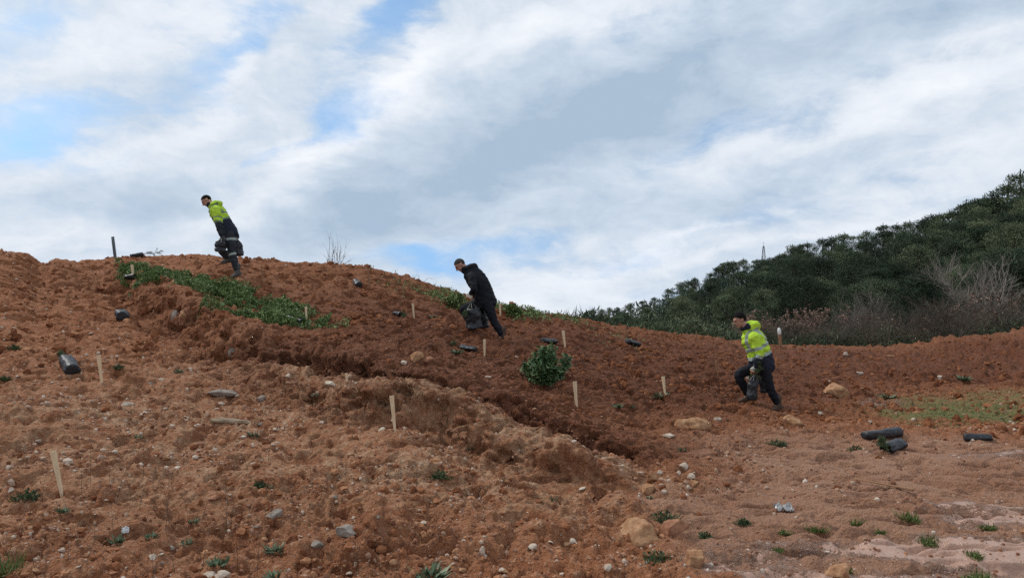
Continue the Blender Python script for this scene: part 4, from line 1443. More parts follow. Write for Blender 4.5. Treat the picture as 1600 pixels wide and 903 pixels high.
# long weed patch below the crest and weeds along the crest: low ground cover
def cover(name, blobs, n, leaf, hgt, seed, mat, dens=0.0):
    g = np.random.default_rng(seed)
    B = Batch()
    for (u, v, rx, ry, w) in blobs:
        p = hit(u, v)
        m = int(n * w)
        xx, yy = p.x + np.clip(g.normal(size=m), -1.7, 1.7) * rx * .55, p.y + np.clip(g.normal(size=m), -1.5, 1.7) * ry * .55
        cl = gnoise(xx * 1.6, yy * 1.6, seed) + .7 * gnoise(xx * 4.5, yy * 4.5, seed + 1)
        ok = cl > dens + g.normal(size=m) * .2
        xx, yy, cl = xx[ok], yy[ok], cl[ok]
        m = len(xx)
        hh = hgt * np.clip(.35 + .55 * cl, .1, 1.3)
        z = height(xx, yy) + hh * g.random(m)
        c = np.stack([xx, yy, z], -1)
        d = g.normal(size=(m, 3)) * .7 + np.array([0, 0, .65])
        B.leaves(c, d, np.array([0, -.3, 1.0]) + g.normal(size=(m, 3)) * .4, leaf * g.uniform(.6, 1.5, m), leaf * .45 * g.uniform(.6, 1.4, m), .1, np.clip(g.normal(.5, .22, m) + .12 * cl, 0, 1))
    tag(link(name, B.mesh(name), M[mat]), kind='stuff')


cover('ground_cover', [(203, 419, .40, .25, .4), (228, 425, .5, .28, .7), (262, 433, .65, .36, .9), (245, 428, .6, .36, .8), (280, 437, .6, .40, 1.0), (298, 443, .75, .42, 1.2), (336, 456, .75, .46, 1.3), (374, 468, .75, .46, 1.3), (410, 479, .65, .4, 1.1), (442, 490, .55, .3, .6), (470, 500, .5, .22, .3),
                       (385, 494, .8, .2, .35), (430, 503, .8, .2, .3), (490, 512, .6, .2, .1)], 9500, .048, .19, 31, 'weed', -0.25)
cover('crest_weeds', [(660, 462, 1.0, .8, .25), (700, 470, .8, .8, .4), (725, 476, .7, .7, .6), (795, 488, .7, .6, .6), (815, 488, .8, .5, .5), (840, 492, 1.0, .5, .45), (875, 497, 1.0, .5, .35), (760, 480, .6, .6, .5),
                      (640, 446, 1.0, .8, .12), (690, 458, 1.0, .8, .2), (920, 506, 1.4, .6, .12), (980, 545, .8, .6, .05)], 1700, .055, .14, 32, 'weed', -0.1)
cover('moss', [(1480, 655, .8, .6, .6), (1540, 650, 1.2, .7, .9), (1570, 630, 1.2, 1.0, .5), (1450, 632, .8, .5, .4)], 3200, .025, .02, 33, 'grass', -0.05)
# taller leafy clump in the crest weeds behind the middle worker
for (u, v, w, h, lab) in ((712, 482, 34, 28, 'leafy green weed clump on the crest left of the middle worker'), (800, 492, 26, 18, 'leafy green weed clump on the crest right of the middle worker')):
    p = hit(u, v)
    px = F_PX / p.y
    B = Batch()
    leafy(B, 500, w / px * .5, h / px * .85, .085, np.random.default_rng(u), w / px * .4)
    put_plant('weed_clump', B.mesh('weed_clump'), M['weed'], u, v, lab, 'weed')
# dry standing weeds: hair thin stalks over the foreground
B = Batch()
g = np.random.default_rng(61)
for i in range(150):
    u, v = g.uniform(0, 800), 903 - 330 * g.random() ** 1.3
    if v < interp(CREST, u) + 60:
        continue
    p = np.array(hit(u, v))
    hh = g.uniform(.10, .32)
    dx = g.normal(size=2) * .05
    tube_batch(B, [p, p + [dx[0] * .5, dx[1] * .5, hh * .5], p + [dx[0] * 1.4, dx[1] * 1.4, hh]], [.0016, .0013, .0009], 3, .3)
tag(link('dry_stalks', B.mesh('dry_stalks', True), M['twig_brown']), kind='stuff')


# ------------------------------------------------------------------ bare shrubs
def branch_tree(B, g, base, d, L, r, depth, k=5, spread=.6, up=.25, kids=(2, 4), Bl=None, leaf=.1):
    d = unit(d)
    n = 5
    q = np.linspace(0, 1, n)[:, None]
    bend = g.normal(size=3) * .16
    pts = base + d * q * L + bend * q * q * L
    tube_batch(B, pts, np.linspace(r, r * .55, n), k, g.random())
    if depth == 0:
        if Bl is not None:
            m = 12
            c = base + d * (g.random((m, 1)) * L)
            Bl.leaves(c, g.normal(size=(m, 3)), g.normal(size=(m, 3)), leaf * g.uniform(.6, 1.4, m), leaf * .5 * g.uniform(.6, 1.3, m), .1, g.random(m))
        return
    for i in range(g.integers(kids[0], kids[1] + 1)):
        t = g.uniform(.35, 1.0)
        j = pts[0] + (pts[-1] - pts[0]) * t
        nd = unit(d + g.normal(size=3) * spread + np.array([0, 0, up]))
        branch_tree(B, g, j, nd, L * g.uniform(.55, .85), r * .55, depth - 1, max(3, k - 1), spread, up, kids, Bl, leaf)


def shrub_mesh(seed, stems, L, r, depth, spread, lean=.5, up=.25, leaf=0.0, kids=(2, 4)):
    g = np.random.default_rng(seed)
    B, Bl = Batch(), (Batch() if leaf else None)
    for i in range(stems):
        a = g.uniform(0, 6.28)
        branch_tree(B, g, np.array([math.cos(a) * .1, math.sin(a) * .1, -.1]), np.array([math.cos(a) * lean * g.random(), math.sin(a) * lean * g.random(), 1.0]), L * g.uniform(.7, 1.1), r, depth, 5, spread, up, kids, Bl, leaf or .1)
    return B, Bl


# thin leafless shrub on the crest
p = hit(516, 412)
B, _ = shrub_mesh(41, 13, .42, .0075, 2, .42, 1.0, .25, 0, (1, 3))
o = link('bare_shrub', B.mesh('bare_shrub', True), M['twig_grey'])
o.location = p + Vector((0, .35, -.02))
tag(o, 'thin leafless shrub standing against the sky on the crest', 'shrub')
B, _ = shrub_mesh(43, 4, .22, .006, 2, .5, 1.4, .0, 0, (1, 2))
o = link('bare_shrub', B.mesh('bare_shrub', True), M['twig_grey'])
o.location = hit(655, 440)
tag(o, 'small arching dry twig on the crest between shrub and middle worker', 'shrub')
# dark stalk clumps at the far crest
for (u, v, lab) in ((897, 499, 'small dark stalky plant on the crest at the left end of the forest'),):
    B = Batch()
    tuft(B, 60, .25, .45, .03, np.random.default_rng(u), .25)
    put_plant('stalk_clump', B.mesh('stalk_clump'), M['tuft_dark'], u, v, lab, 'weed')
# crumpled film and a white scrap
def crumple(name, sx, sy, sz, seed, mat, u, v, label, cat):
    n = 14
    xx, yy = np.meshgrid(np.linspace(-.5, .5, n), np.linspace(-.5, .5, n), indexing='ij')
    zz = np.abs(fbm(xx * 3 + seed, yy * 3, 4, seed)) * sz
    w = 1 - .35 * np.hypot(xx, yy)
    top = np.stack([xx * sx * w, yy * sy * w, zz + .008], -1).reshape(-1, 3)
    idx = np.arange(n * n).reshape(n, n)
    f = np.stack([idx[:-1, :-1], idx[1:, :-1], idx[1:, 1:], idx[:-1, 1:]], -1).reshape(-1, 4)
    o = link(name, mesh_np(name, top, f, False), M[mat])
    md = o.modifiers.new('thick', 'SOLIDIFY')
    md.thickness = .004
    o.location = hit(u, v) + Vector((0, 0, .01))
    tag(o, label, cat)
    return o


crumple('plastic_film', .17, .16, .06, 3, 'plastic', 1225, 800, 'crumpled clear plastic film on the mud right of the dense dark tuft', 'litter')
o = crumple('paper_scrap', .055, .05, .02, 4, 'white_paint', 196, 832, 'white paper scrap behind the spiky long-leaved rosette', 'litter')
o.rotation_euler = (R(55), 0, .4)


# ------------------------------------------------------------------ forest on the hillside
def pine_meshes(seed, H, cw, trunk_bare, nclump, blades, blade_len, blade_w, flat=.8, lean=0.0):
    """trunk with limbs, and a crown of needle clumps with gaps between them"""
    g = np.random.default_rng(seed)
    Bt, Bc = Batch(), Batch()
    q = np.linspace(0, 1, 9)
    wob = np.stack([np.sin(q * 3 + seed) * .12 + lean * q ** 2 * H, np.sin(q * 2.3 + seed * 2) * .12, q * H * .96 - .4], -1)
    tube_batch(Bt, wob, np.linspace(.14, .035, 9) * H / 6.5, 7)
    for i in range(nclump):
        t = trunk_bare + (1 - trunk_bare) * ((i + g.random()) / nclump) ** .85
        prof = math.sin(min(1, (t - trunk_bare) / (1 - trunk_bare) * .92 + .10) * math.pi) ** .55
        a = i * 2.4 + g.uniform(-.5, .5)
        rad = cw * .5 * prof * g.uniform(.35, 1.0)
        p0 = np.array([np.interp(t * .9, q, wob[:, j]) for j in range(3)])
        c = p0 + np.array([math.cos(a) * rad, math.sin(a) * rad, rad * .30 + g.uniform(-.1, .25)])
        if g.random() < .75:
            mid = (p0 + c) / 2 + np.array([0, 0, -.08 * rad])
            tube_batch(Bt, [p0 - [0, 0, .2 * rad], mid, c], np.array([.045, .03, .012]) * H / 6.5, 4)
        s = cw * g.uniform(.12, .21)
        m = int(blades * g.uniform(.7, 1.3))
        u = unit(g.normal(size=(m, 3)))
        u[:, 2] = u[:, 2] * .8 + .18
        pos = c + u * (g.random(m) ** .45)[:, None] * s * np.array([1.1, 1.1, flat])
        tg = np.cross(u, g.normal(size=(m, 3)))
        d = unit(tg) + u * .35 + np.array([0, 0, .25])
        nh = u + np.array([0, 0, .35]) + g.normal(size=(m, 3)) * .35
        tone = np.clip(g.normal(.38, .16, m) + g.normal() * .13, 0, 1)
        Bc.leaves(pos, d, nh, blade_len * g.uniform(.6, 1.3, m), blade_w * g.uniform(.6, 1.3, m), .1, tone)
    return Bt.mesh('trunk', True), Bc.mesh('crown')


KINDS = []
for i in range(7):
    g = np.random.default_rng(70 + i)
    H = g.uniform(5.6, 7.4)
    KINDS.append((H, pine_meshes(70 + i, H, H * g.uniform(.62, .85), g.uniform(.16, .30), 48, 230, .18, .060, g.uniform(.55, .8))))
SKY_K = []
for i in range(5):          # thinner ridge trees with bare trunks
    g = np.random.default_rng(170 + i)
    H = g.uniform(6.4, 8.6)
    SKY_K.append((H, pine_meshes(170 + i, H, H * g.uniform(.36, .5), g.uniform(.35, .5), 22, 80, .34, .08, .65, g.uniform(-.02, .02))))
for lst in (KINDS, SKY_K):
    for H, (a_, b_) in lst:
        a_.materials.append(M['bark'])
        b_.materials.append(M['pine'])


def pine(me2, loc, s, label, group, rz, cat='tree'):
    t = empty('pine_tree', loc)
    t.scale = (s * random.uniform(.9, 1.15), s * random.uniform(.9, 1.15), s)
    t.rotation_euler = (0, 0, rz)
    link('trunk', me2[0], None, t)
    link('crown', me2[1], None, t)
    tag(t, label, cat, group)
    return t


def proj(x, y, z):
    cp, sp = math.cos(PITCH), math.sin(PITCH)
    dz_ = z - CAM_H
    dep = y * cp + dz_ * sp
    return 800 + F_PX * x / dep, 451.5 - F_PX * (dz_ * cp - y * sp) / dep


# candidate places on a jittered grid of the hillside, nearest first; a tree wholly behind nearer crowns is left out
cand = []
g = np.random.default_rng(99)
yy_ = 40.0
while yy_ < 290:
    stp = 2.7 + yy_ * .0085
    xx_ = -0.02 * yy_
    while xx_ < yy_ * .80:
        x, y = xx_ + g.uniform(-.45, .45) * stp, yy_ + g.uniform(-.45, .45) * stp
        xx_ += stp
        u = 800 + F_PX * x / y
        if u < 893 or u > 1680:
            continue
        r = math.hypot(x, y)
        rr = float(interp(RIDGE_R, u))
        edge = 44 + max(0, (1300 - u)) * .02 + 3 * math.sin(u * .02)
        if r > rr * 1.03 or r < edge:
            continue
        cand.append((r, x, y, u))
    yy_ += stp * .95
cand.sort()
cover_top = np.full(1700, 560.0)      # per column: highest crown so far (front to back)
placed, rest = [], []
for r, x, y, u in cand:
    z = float(height(x, y))
    H, me2 = random.choice(KINDS)
    small = 0.50 + .22 * sstep(np.array(r), 45, 85)
    s = float(small) * random.uniform(.75, 1.2)
    _, vt = proj(x, y, z + H * s)
    halfw = H * s * .36 / y * F_PX
    a_, b_ = int(max(0, u - halfw)), int(min(1699, u + halfw))
    if b_ <= a_:
        continue
    vis = np.mean(cover_top[a_:b_ + 1]) - vt
    sky_v = float(interp(SKYLINE, u))
    if vt < sky_v + 2:             # never above the ridge line of the wood
        s *= max(.45, (H * s - (sky_v + random.uniform(5, 17) - vt) / F_PX * y) / (H * s))
        _, vt = proj(x, y, z + H * s)
        vis = np.mean(cover_top[a_:b_ + 1]) - vt
    if vis < 4:
        continue
    cover_top[a_:b_ + 1] = np.minimum(cover_top[a_:b_ + 1], vt + 5)
    placed.append((r, x, y, z, u, me2, s))
print('PINES', len(placed), 'of', len(cand))
for i, (r, x, y, z, u, me2, s) in enumerate(placed[:262]):
    back = r > interp(RIDGE_R, u) * .86
    near_ = r < 62
    if near_:
        lab, grp = 'low dark green pine in the front row of the wood above the grey brush', 'pines in the front row of the wood'
    elif back:
        lab, grp = 'rounded dark pine on the ridge of the wooded hill', 'rounded pines along the ridge'
    else:
        lab, grp = 'rounded dark pine within the dense wood on the hillside', 'pines within the dense wood'
    pine(me2, (x, y, z), s, lab, grp, random.uniform(0, 6.28))
# ridge trees with airy crowns against the sky
for (u, vt, H_px, kind, lab) in (
        (1592, 258, 74, 0, 'tallest airy pine on the ridge, at the right edge of the photo'), (1572, 276, 50, 1, 'airy pine on the ridge just left of the tallest one'),
        (1130, 410, 26, 2, None), (1146, 405, 24, 3, None), (1160, 402, 22, 1, None), (1183, 404, 26, 4, None), (1204, 402, 28, 2, None), (1226, 394, 20, 1, None), (1250, 378, 22, 3, None),
        (1284, 370, 18, 0, None), (1122, 416, 26, 0, None), (1138, 406, 26, 4, None), (1192, 404, 26, 0, None), (1211, 400, 26, 3, None), (1219, 396, 26, 4, None), (1238, 380, 22, 2, None), (1262, 376, 22, 4, None), (1300, 366, 22, 3, None), (1318, 360, 22, 1, None), (1380, 347, 22, 4, None), (1420, 342, 22, 0, None), (1456, 330, 24, 2, None), (1468, 328, 24, 3, None), (1510, 308, 24, 4, None), (1532, 300, 30, 1, None), (1550, 300, 24, 2, None), (1086, 432, 18, 3, None), (1075, 437, 18, 0, None), (985, 474, 16, 2, None), (1005, 470, 16, 4, None), (940, 483, 14, 0, None), (952, 481, 14, 2, None), (1062, 440, 18, 2, None), (1045, 450, 16, 1, None), (1110, 425, 16, 4, None), (1500, 318, 28, 0, None), (1520, 304, 34, 2, None), (1445, 336, 24, 3, None), (1480, 324, 26, 1, None),
        (1402, 346, 20, 4, None), (1560, 300, 26, 3, None), (1355, 358, 20, 2, None), (1540, 300, 28, 4, None), (965, 480, 14, 3, None), (922, 484, 16, 1, None), (1022, 465, 14, 0, None)):
    rr = float(interp(RIDGE_R, u)) * 1.0
    d = ray(u, vt)
    f_ = rr / math.hypot(d.x, d.y)
    topz = CAM_H + d.z * f_
    x, y = d.x * f_, d.y * f_
    z = float(height(x, y))
    H, me2 = SKY_K[kind]
    s = max(topz + 6 * rr / F_PX - z, 2.0) / H
    pine(me2, (x, y, z - .1), min(s, 1.5), lab or 'slim airy pine standing out against the sky along the ridge', None if lab else 'slim airy pines along the ridge', random.uniform(0, 6.28))
# a few pines that stand out in the front of the wood
for (u, vb, vt, rr, k, lab) in ((1437, 512, 408, 41, 2, 'broad dark pine at the front of the wood between two bare shrubs'), (1345, 500, 425, 47, 4, 'dark pine at the front of the wood behind the brown shrub'),
                                (1580, 470, 375, 47, 0, 'dark pine at the right edge behind the large bare tree'), (1246, 505, 440, 50, 5, 'dark pine at the front of the wood right of the walking worker')):
    d = ray(u, vt)
    f_ = rr / math.hypot(d.x, d.y)
    x, y, topz = d.x * f_, d.y * f_, CAM_H + d.z * f_
    z = float(height(x, y))
    H, me2 = KINDS[k]
    pine(me2, (x, y, z - .1), (topz - z) / H, lab, None, random.uniform(0, 6.28))

# lattice mast beyond the ridge
u, vt = 1193, 378
rr = 190
d = ray(u, vt)
f_ = rr / math.hypot(d.x, d.y)
x, y, topz = d.x * f_, d.y * f_, CAM_H + d.z * f_
zb = float(height(x, y))
Hm = topz - zb
B = Batch()
for sx, sy in ((-1, -1), (1, -1), (1, 1), (-1, 1)):
    tube_batch(B, [(sx * .75, sy * .75, 0), (sx * .45, sy * .45, Hm * .6), (sx * .12, sy * .12, Hm * .92)], [.07, .06, .05], 4)
for i in range(9):
    z0, z1 = Hm * .92 * i / 9, Hm * .92 * (i + 1) / 9
    w0, w1 = .75 - .63 * i / 9, .75 - .63 * (i + 1) / 9
    for sgn in (-1, 1):
        tube_batch(B, [(-w0 * sgn, -w0, z0), (0, -(w0 + w1) / 2, (z0 + z1) / 2), (w1 * sgn, -w1, z1)], [.04] * 3, 3)
        tube_batch(B, [(-w0, -w0 * sgn, z0), (-(w0 + w1) / 2, 0, (z0 + z1) / 2), (-w1, w1 * sgn, z1)], [.04] * 3, 3)
tube_batch(B, [(0, 0, Hm * .9), (0, 0, Hm * .95), (0, 0, Hm)], [.05, .04, .02], 4)
o = link('lattice_mast', B.mesh('lattice_mast'), M['mast'])
o.location = (x, y, zb)
tag(o, 'slender steel lattice mast rising above the ridge trees', 'mast')

# bare shrubs and trees at the foot of the wood
SB = []
for i in range(5):
    B, Bl = shrub_mesh(240 + i, 9, .85, .013, 3, .5, .9, .18, 0, (3, 5))
    SB.append(B.mesh('branches', True))
for me in SB:
    me.materials.append(M['twig_brown'])
SG = []
for i in range(3):
    B, Bl = shrub_mesh(260 + i, 6, 1.25, .034, 4, .46, .7, .22, 0, (3, 4))
    SG.append(B.mesh('branches', True))
for me in SG:
    me.materials.append(M['twig_grey'])
SR = []
for i in range(3):
    B, Bl = shrub_mesh(280 + i, 8, .8, .014, 3, .55, 1.0, .15, .075, (2, 4))
    a_, b_ = B.mesh('branches', True), Bl.mesh('dry_leaves')
    a_.materials.append(M['twig_brown'])
    b_.materials.append(M['leaf_dry'])
    SR.append((a_, b_))


def shrub_at(mes, u, vb, vt, rr, label, group=None, name='bare_shrub', wide=1.0):
    d = ray(u, vt)
    f_ = rr / math.hypot(d.x, d.y)
    x, y, topz = d.x * f_, d.y * f_, CAM_H + d.z * f_
    z = float(height(x, y))
    mes = mes if isinstance(mes, tuple) else (mes,)
    top = max(v.co.z for v in mes[0].vertices)
    s = max((topz - z) / top, .3)
    t = empty(name, (x, y, z))
    t.scale = (s * wide, s * wide, s)
    t.rotation_euler = (0, 0, random.uniform(0, 6.28))
    link('branches', mes[0], None, t)
    if len(mes) > 1:
        link('dry_leaves', mes[1], None, t)
    tag(t, label, 'shrub' if name != 'bare_tree' else 'tree', group)


shrub_at(SG[0], 1535, 500, 384, 42, 'large bare tree with pale grey branches at the right edge of the wood', None, 'bare_tree')
shrub_at(SG[1], 1500, 505, 400, 44, 'smaller bare grey tree just left of the large bare tree', None, 'bare_tree')
shrub_at(SG[2], 1345, 520, 430, 40, 'wide bare brown-grey tree at the foot of the wood', None, 'bare_tree')
shrub_at(SG[1], 1322, 515, 445, 41, 'bare tree left of and behind the wide bare one', None, 'bare_tree')
for (u, vt, rr, k, lab) in ((1206, 480, 37, 0, 'reddish dry-leaved shrub just right of the worker\'s head'), (1270, 474, 39, 1, 'taller reddish dry-leaved shrub right of the white-capped post'), (1232, 487, 38, 2, 'low reddish dry-leaved shrub behind the white-capped post'),
                            (1180, 487, 37, 1, 'dry-leaved shrub behind the worker in yellow'), (1520, 450, 40, 0, 'dry-leaved brown shrub in front of the large bare tree'), (1360, 480, 38, 2, 'dry-leaved shrub before the wide bare tree')):
    shrub_at(SR[k], u, 530, vt, rr, lab, None, 'dry_shrub', 1.2)
g = np.random.default_rng(404)
for i in range(34):
    u = 1040 + 600 * g.random() ** .62
    rr = g.uniform(31, 42) if u > 1180 else g.uniform(34, 52)
    vt = interp([(990, 505), (1150, 500), (1300, 500), (1450, 487), (1640, 460)], u) + g.uniform(-42 if u > 1250 else -18, 14)
    shrub_at(SB[g.integers(5)], u, 530, float(vt), rr, 'leafless brown shrub in the brushwood belt at the foot of the wood', 'leafless shrubs at the foot of the wood', 'bare_shrub', g.uniform(1.2, 2.0))
# grey-brown brushwood at the right, low green growth further left
for nm_, mt_, n, a0_, a1_, deep_, pw in (('brushwood', 'brush', 12000, .30, .74, 20, 1.5), ('undergrowth', 'pine', 80000, .09, .66, 34, 1.2)):
    B = Batch()
    a_ = g.uniform(a0_, a1_, n)
    cr = np.interp(a_, az_cols[:1320], crest_r[:1320])
    r_ = cr * 1.07 + (g.random(n) ** pw) * deep_
    x, y = np.sin(a_) * r_, np.cos(a_) * r_
    cl = gnoise(x * .42, y * .42, 71 + len(nm_)) + .6 * gnoise(x * 1.3, y * 1.3, 72)
    ok = cl > (.08 if mt_ == 'brush' else -.35) + (.15 * sstep(a_, .35, .5) if mt_ == 'pine' else 0)
    x, y, cl, a_ = x[ok], y[ok], cl[ok], a_[ok]
    n = len(x)
    hh = np.clip(.45 + .8 * cl, .15, 2.0)
    c = np.stack([x, y, height(x, y) + hh * g.random(n) * .8], -1)
    d = g.normal(size=(n, 3)) * .6 + np.array([0, 0, .7])
    wd_ = (.010, .035) if mt_ == 'brush' else (.03, .06)
    ln_ = (.25, .75) if mt_ == 'brush' else (.12, .28)
    B.leaves(c, d, g.normal(size=(n, 3)), g.uniform(*ln_, n), g.uniform(*wd_, n), .15, np.clip(g.normal(.40, .18, n) + .30 * gnoise(x * .3, y * .3, 75), 0, 1))
    tag(link(nm_, B.mesh(nm_), M[mt_]), kind='stuff')
# dark understorey of the wood, one mass
B = Batch()
n = 60000
a_ = g.uniform(0.06, .74, n)
uu = 800 + F_PX * np.tan(a_)
rr_ = interp(RIDGE_R, uu)
r_ = 46 + (rr_ * 1.02 - 46) * g.random(n) ** .8
x, y = np.sin(a_) * r_, np.cos(a_) * r_
c = np.stack([x, y, height(x, y) + g.random(n) ** 1.5 * 2.2], -1)
B.leaves(c, g.normal(size=(n, 3)) * .7 + np.array([0, 0, .6]), g.normal(size=(n, 3)), g.uniform(.3, .6, n), g.uniform(.06, .14, n), .1, np.clip(g.normal(.30, .2, n), 0, 1))
tag(link('understorey', B.mesh('understorey'), M['pine']), kind='stuff')


# ------------------------------------------------------------------ people
class Solid:
    """overlapping tapered tubes and ellipsoids, fused into one continuous skin"""

    def __init__(self):
        self.v, self.f, self.n = [], [], 0

    def add(self, v, f):
        self.v.append(np.asarray(v, float))
        self.f += [tuple(int(i) + self.n for i in q) for q in f]
        self.n += len(v)

    def tube(self, pts, rad, lat=(0, -1, 0), k=16, sub=6):
        """rad: list of (radius along lat, radius across) or single numbers"""
        pts = np.asarray(pts, float)
        rad = np.array([r if isinstance(r, (tuple, list)) else (r, r) for r in rad], float)
        n = len(pts)
        s = np.concatenate([[0], np.cumsum(np.linalg.norm(np.diff(pts, axis=0), axis=1))])
        q = np.linspace(0, s[-1], (n - 1) * sub + 1)
        if n > 2:
            P = np.stack([pchip(s, pts[:, j], q) for j in range(3)], -1)
            Rr = np.stack([pchip(s, rad[:, j], q) for j in range(2)], -1)
        else:
            P = np.stack([np.interp(q, s, pts[:, j]) for j in range(3)], -1)
            Rr = np.stack([np.interp(q, s, rad[:, j]) for j in range(2)], -1)
        T = unit(np.gradient(P, axis=0))
        # rounded ends
        capn = 4
        rows = [(P[0] - T[0] * Rr[0].min() * math.sin(a) * .8, Rr[0] * max(math.cos(a), .03), T[0]) for a in np.linspace(math.pi / 2, 0, capn, endpoint=False)]
        rows += [(P[i], Rr[i], T[i]) for i in range(len(P))]
        rows += [(P[-1] + T[-1] * Rr[-1].min() * math.sin(a) * .8, Rr[-1] * max(math.cos(a), .03), T[-1]) for a in np.linspace(0, math.pi / 2, capn + 1)[1:]]
        lat = np.asarray(lat, float)
        ang = np.linspace(0, 2 * math.pi, k, endpoint=False)
        v = []
        for p, r, t in rows:
            l = unit(lat - t * (lat @ t))
            c = np.cross(t, l)
            v.append(p + np.cos(ang)[:, None] * l * r[0] + np.sin(ang)[:, None] * c * r[1])
        m = len(rows)
        f = [(i * k + j, i * k + (j + 1) % k, (i + 1) * k + (j + 1) % k, (i + 1) * k + j) for i in range(m - 1) for j in range(k)]
        f += [tuple(range(k))[::-1], tuple((m - 1) * k + j for j in range(k))]
        self.add(np.vstack(v), f)

    def ell(self, c, r, axes=None):
        v, f = ICO[3]
        A = np.eye(3) if axes is None else np.asarray(axes, float)
        self.add(np.asarray(c, float) + (v * np.asarray(r)) @ A, f)

    def build(self, name, voxel, smooth, mats, parent=None, matfn=None, fold=0.0, fscale=9.0, seed=1, raw=False):
        me = bpy.data.meshes.new(name + '_raw')
        me.from_pydata([tuple(x) for x in np.vstack(self.v)], [], self.f)
        me.update()
        bm = bmesh.new()
        bm.from_mesh(me)
        bmesh.ops.recalc_face_normals(bm, faces=bm.faces)
        bm.to_mesh(me)
        bm.free()
        if not raw:
            tmp = bpy.data.objects.new('tmp', me)
            COL.objects.link(tmp)
            md = tmp.modifiers.new('r', 'REMESH')
            md.mode = 'VOXEL'
            md.voxel_size = voxel
            if smooth:
                ms = tmp.modifiers.new('s', 'SMOOTH')
                ms.factor = .5
                ms.iterations = smooth
            dg = bpy.context.evaluated_depsgraph_get()
            dg.update()
            out = bpy.data.meshes.new_from_object(tmp.evaluated_get(dg))
            bpy.data.objects.remove(tmp)
            bpy.data.meshes.remove(me)
            me = out
        me.name = name
        nv = len(me.vertices)
        co = np.empty(nv * 3, np.float32)
        me.vertices.foreach_get('co', co)
        co = co.reshape(-1, 3).astype(float)
        if fold:
            no = np.empty(nv * 3, np.float32)
            me.vertices.foreach_get('normal', no)
            no = no.reshape(-1, 3)
            q = co * fscale
            w = np.abs(noise3(q * np.array([1, 1, 1.7]), seed)) * .8 + noise3(q * 2.1, seed + 2) * .5 - .35
            co = co + no * (w * fold)[:, None]
            me.vertices.foreach_set('co', co.astype(np.float32).ravel())
        o = link(name, me, mats, parent)
        npol = len(me.polygons)
        me.polygons.foreach_set('use_smooth', np.ones(npol, bool))
        if matfn is not None:
            cen = np.empty(npol * 3, np.float32)
            me.polygons.foreach_get('center', cen)
            me.polygons.foreach_set('material_index', matfn(cen.reshape(-1, 3).astype(float)).astype(np.int32))
        me.update()
        return o


def seg_t(p, a, b):
    a, b = np.asarray(a), np.asarray(b)
    d = b - a
    t = ((p - a) @ d) / (d @ d)
    tc_ = np.clip(t, 0, 1)
    return t, np.linalg.norm(p - a - tc_[:, None] * d, axis=1)


def hand_into(S, wrist, d, back, k=1.0, curl=1.0, thumb_side=1):
    """palm, four bent fingers and a thumb; d runs down the hand, back is the back of the hand"""
    d, back = unit(np.asarray(d, float)), np.asarray(back, float)
    back = unit(back - d * (back @ d))
    acr = np.cross(d, back) * thumb_side                      # towards the thumb
    w = np.asarray(wrist, float)
    S.tube([w - d * .02, w + d * .035, w + d * .085], [(.026 * k, .022 * k), (.040 * k, .017 * k), (.042 * k, .016 * k)], lat=acr, k=12, sub=3)
    for i, (off, ln) in enumerate(((.030, .075), (.010, .084), (-.011, .078), (-.031, .062))):
        p = w + d * .080 + acr * off * k
        pts = [p - d * .015]
        dd = d
        for j, seg in enumerate((.42, .32, .26)):
            an = curl * (0.45 + .35 * j)
            dd = unit(d * math.cos(an) - back * math.sin(an))
            pts.append(pts[-1] + dd * (seg * ln + (.015 if j == 0 else 0)))
        S.tube(pts, [.0105 * k, .0100 * k, .0092 * k, .0080 * k], lat=acr, k=8, sub=3)
    p = w + d * .020 + acr * .028 * k
    t1 = unit(acr * .75 + d * .65 - back * .25)
    t2 = unit(d * .9 - back * .55 - acr * .05)
    S.tube([p - acr * .012, p + t1 * .034, p + t1 * .034 + t2 * .030, p + t1 * .034 + t2 * .054], [.0135 * k, .0125 * k, .0110 * k, .0090 * k], lat=back, k=8, sub=3)


def boot_into(S, ankle, toe, k=1.0):
    """shaft, heel and toe of a boot; toe is the tip on the ground"""
    a, t = np.asarray(ankle, float), np.asarray(toe, float)
    fw = t - a
    down = np.array([0, 0, -1.0])
    sole_d = unit(fw - 0 * fw)
    f = unit(np.array([fw[0], fw[1], fw[2] + .085]))
    lat = unit(np.cross(f, [0, 0, 1]))
    heel = a - f * .065 + down * .055
    S.tube([heel, a + f * .05 + down * .055, t - f * .055 + down * .0 + np.array([0, 0, .025]), t - f * .02 + np.array([0, 0, .018])],
           [(.038, .042), (.045, .046), (.050, .036), (.036, .024)], lat=lat, k=14, sub=5)
    S.tube([a + np.array([0, 0, .13]), a + np.array([0, 0, .03]), a + f * .01 + down * .05], [.060, .052, .050], lat=lat, k=14, sub=4)


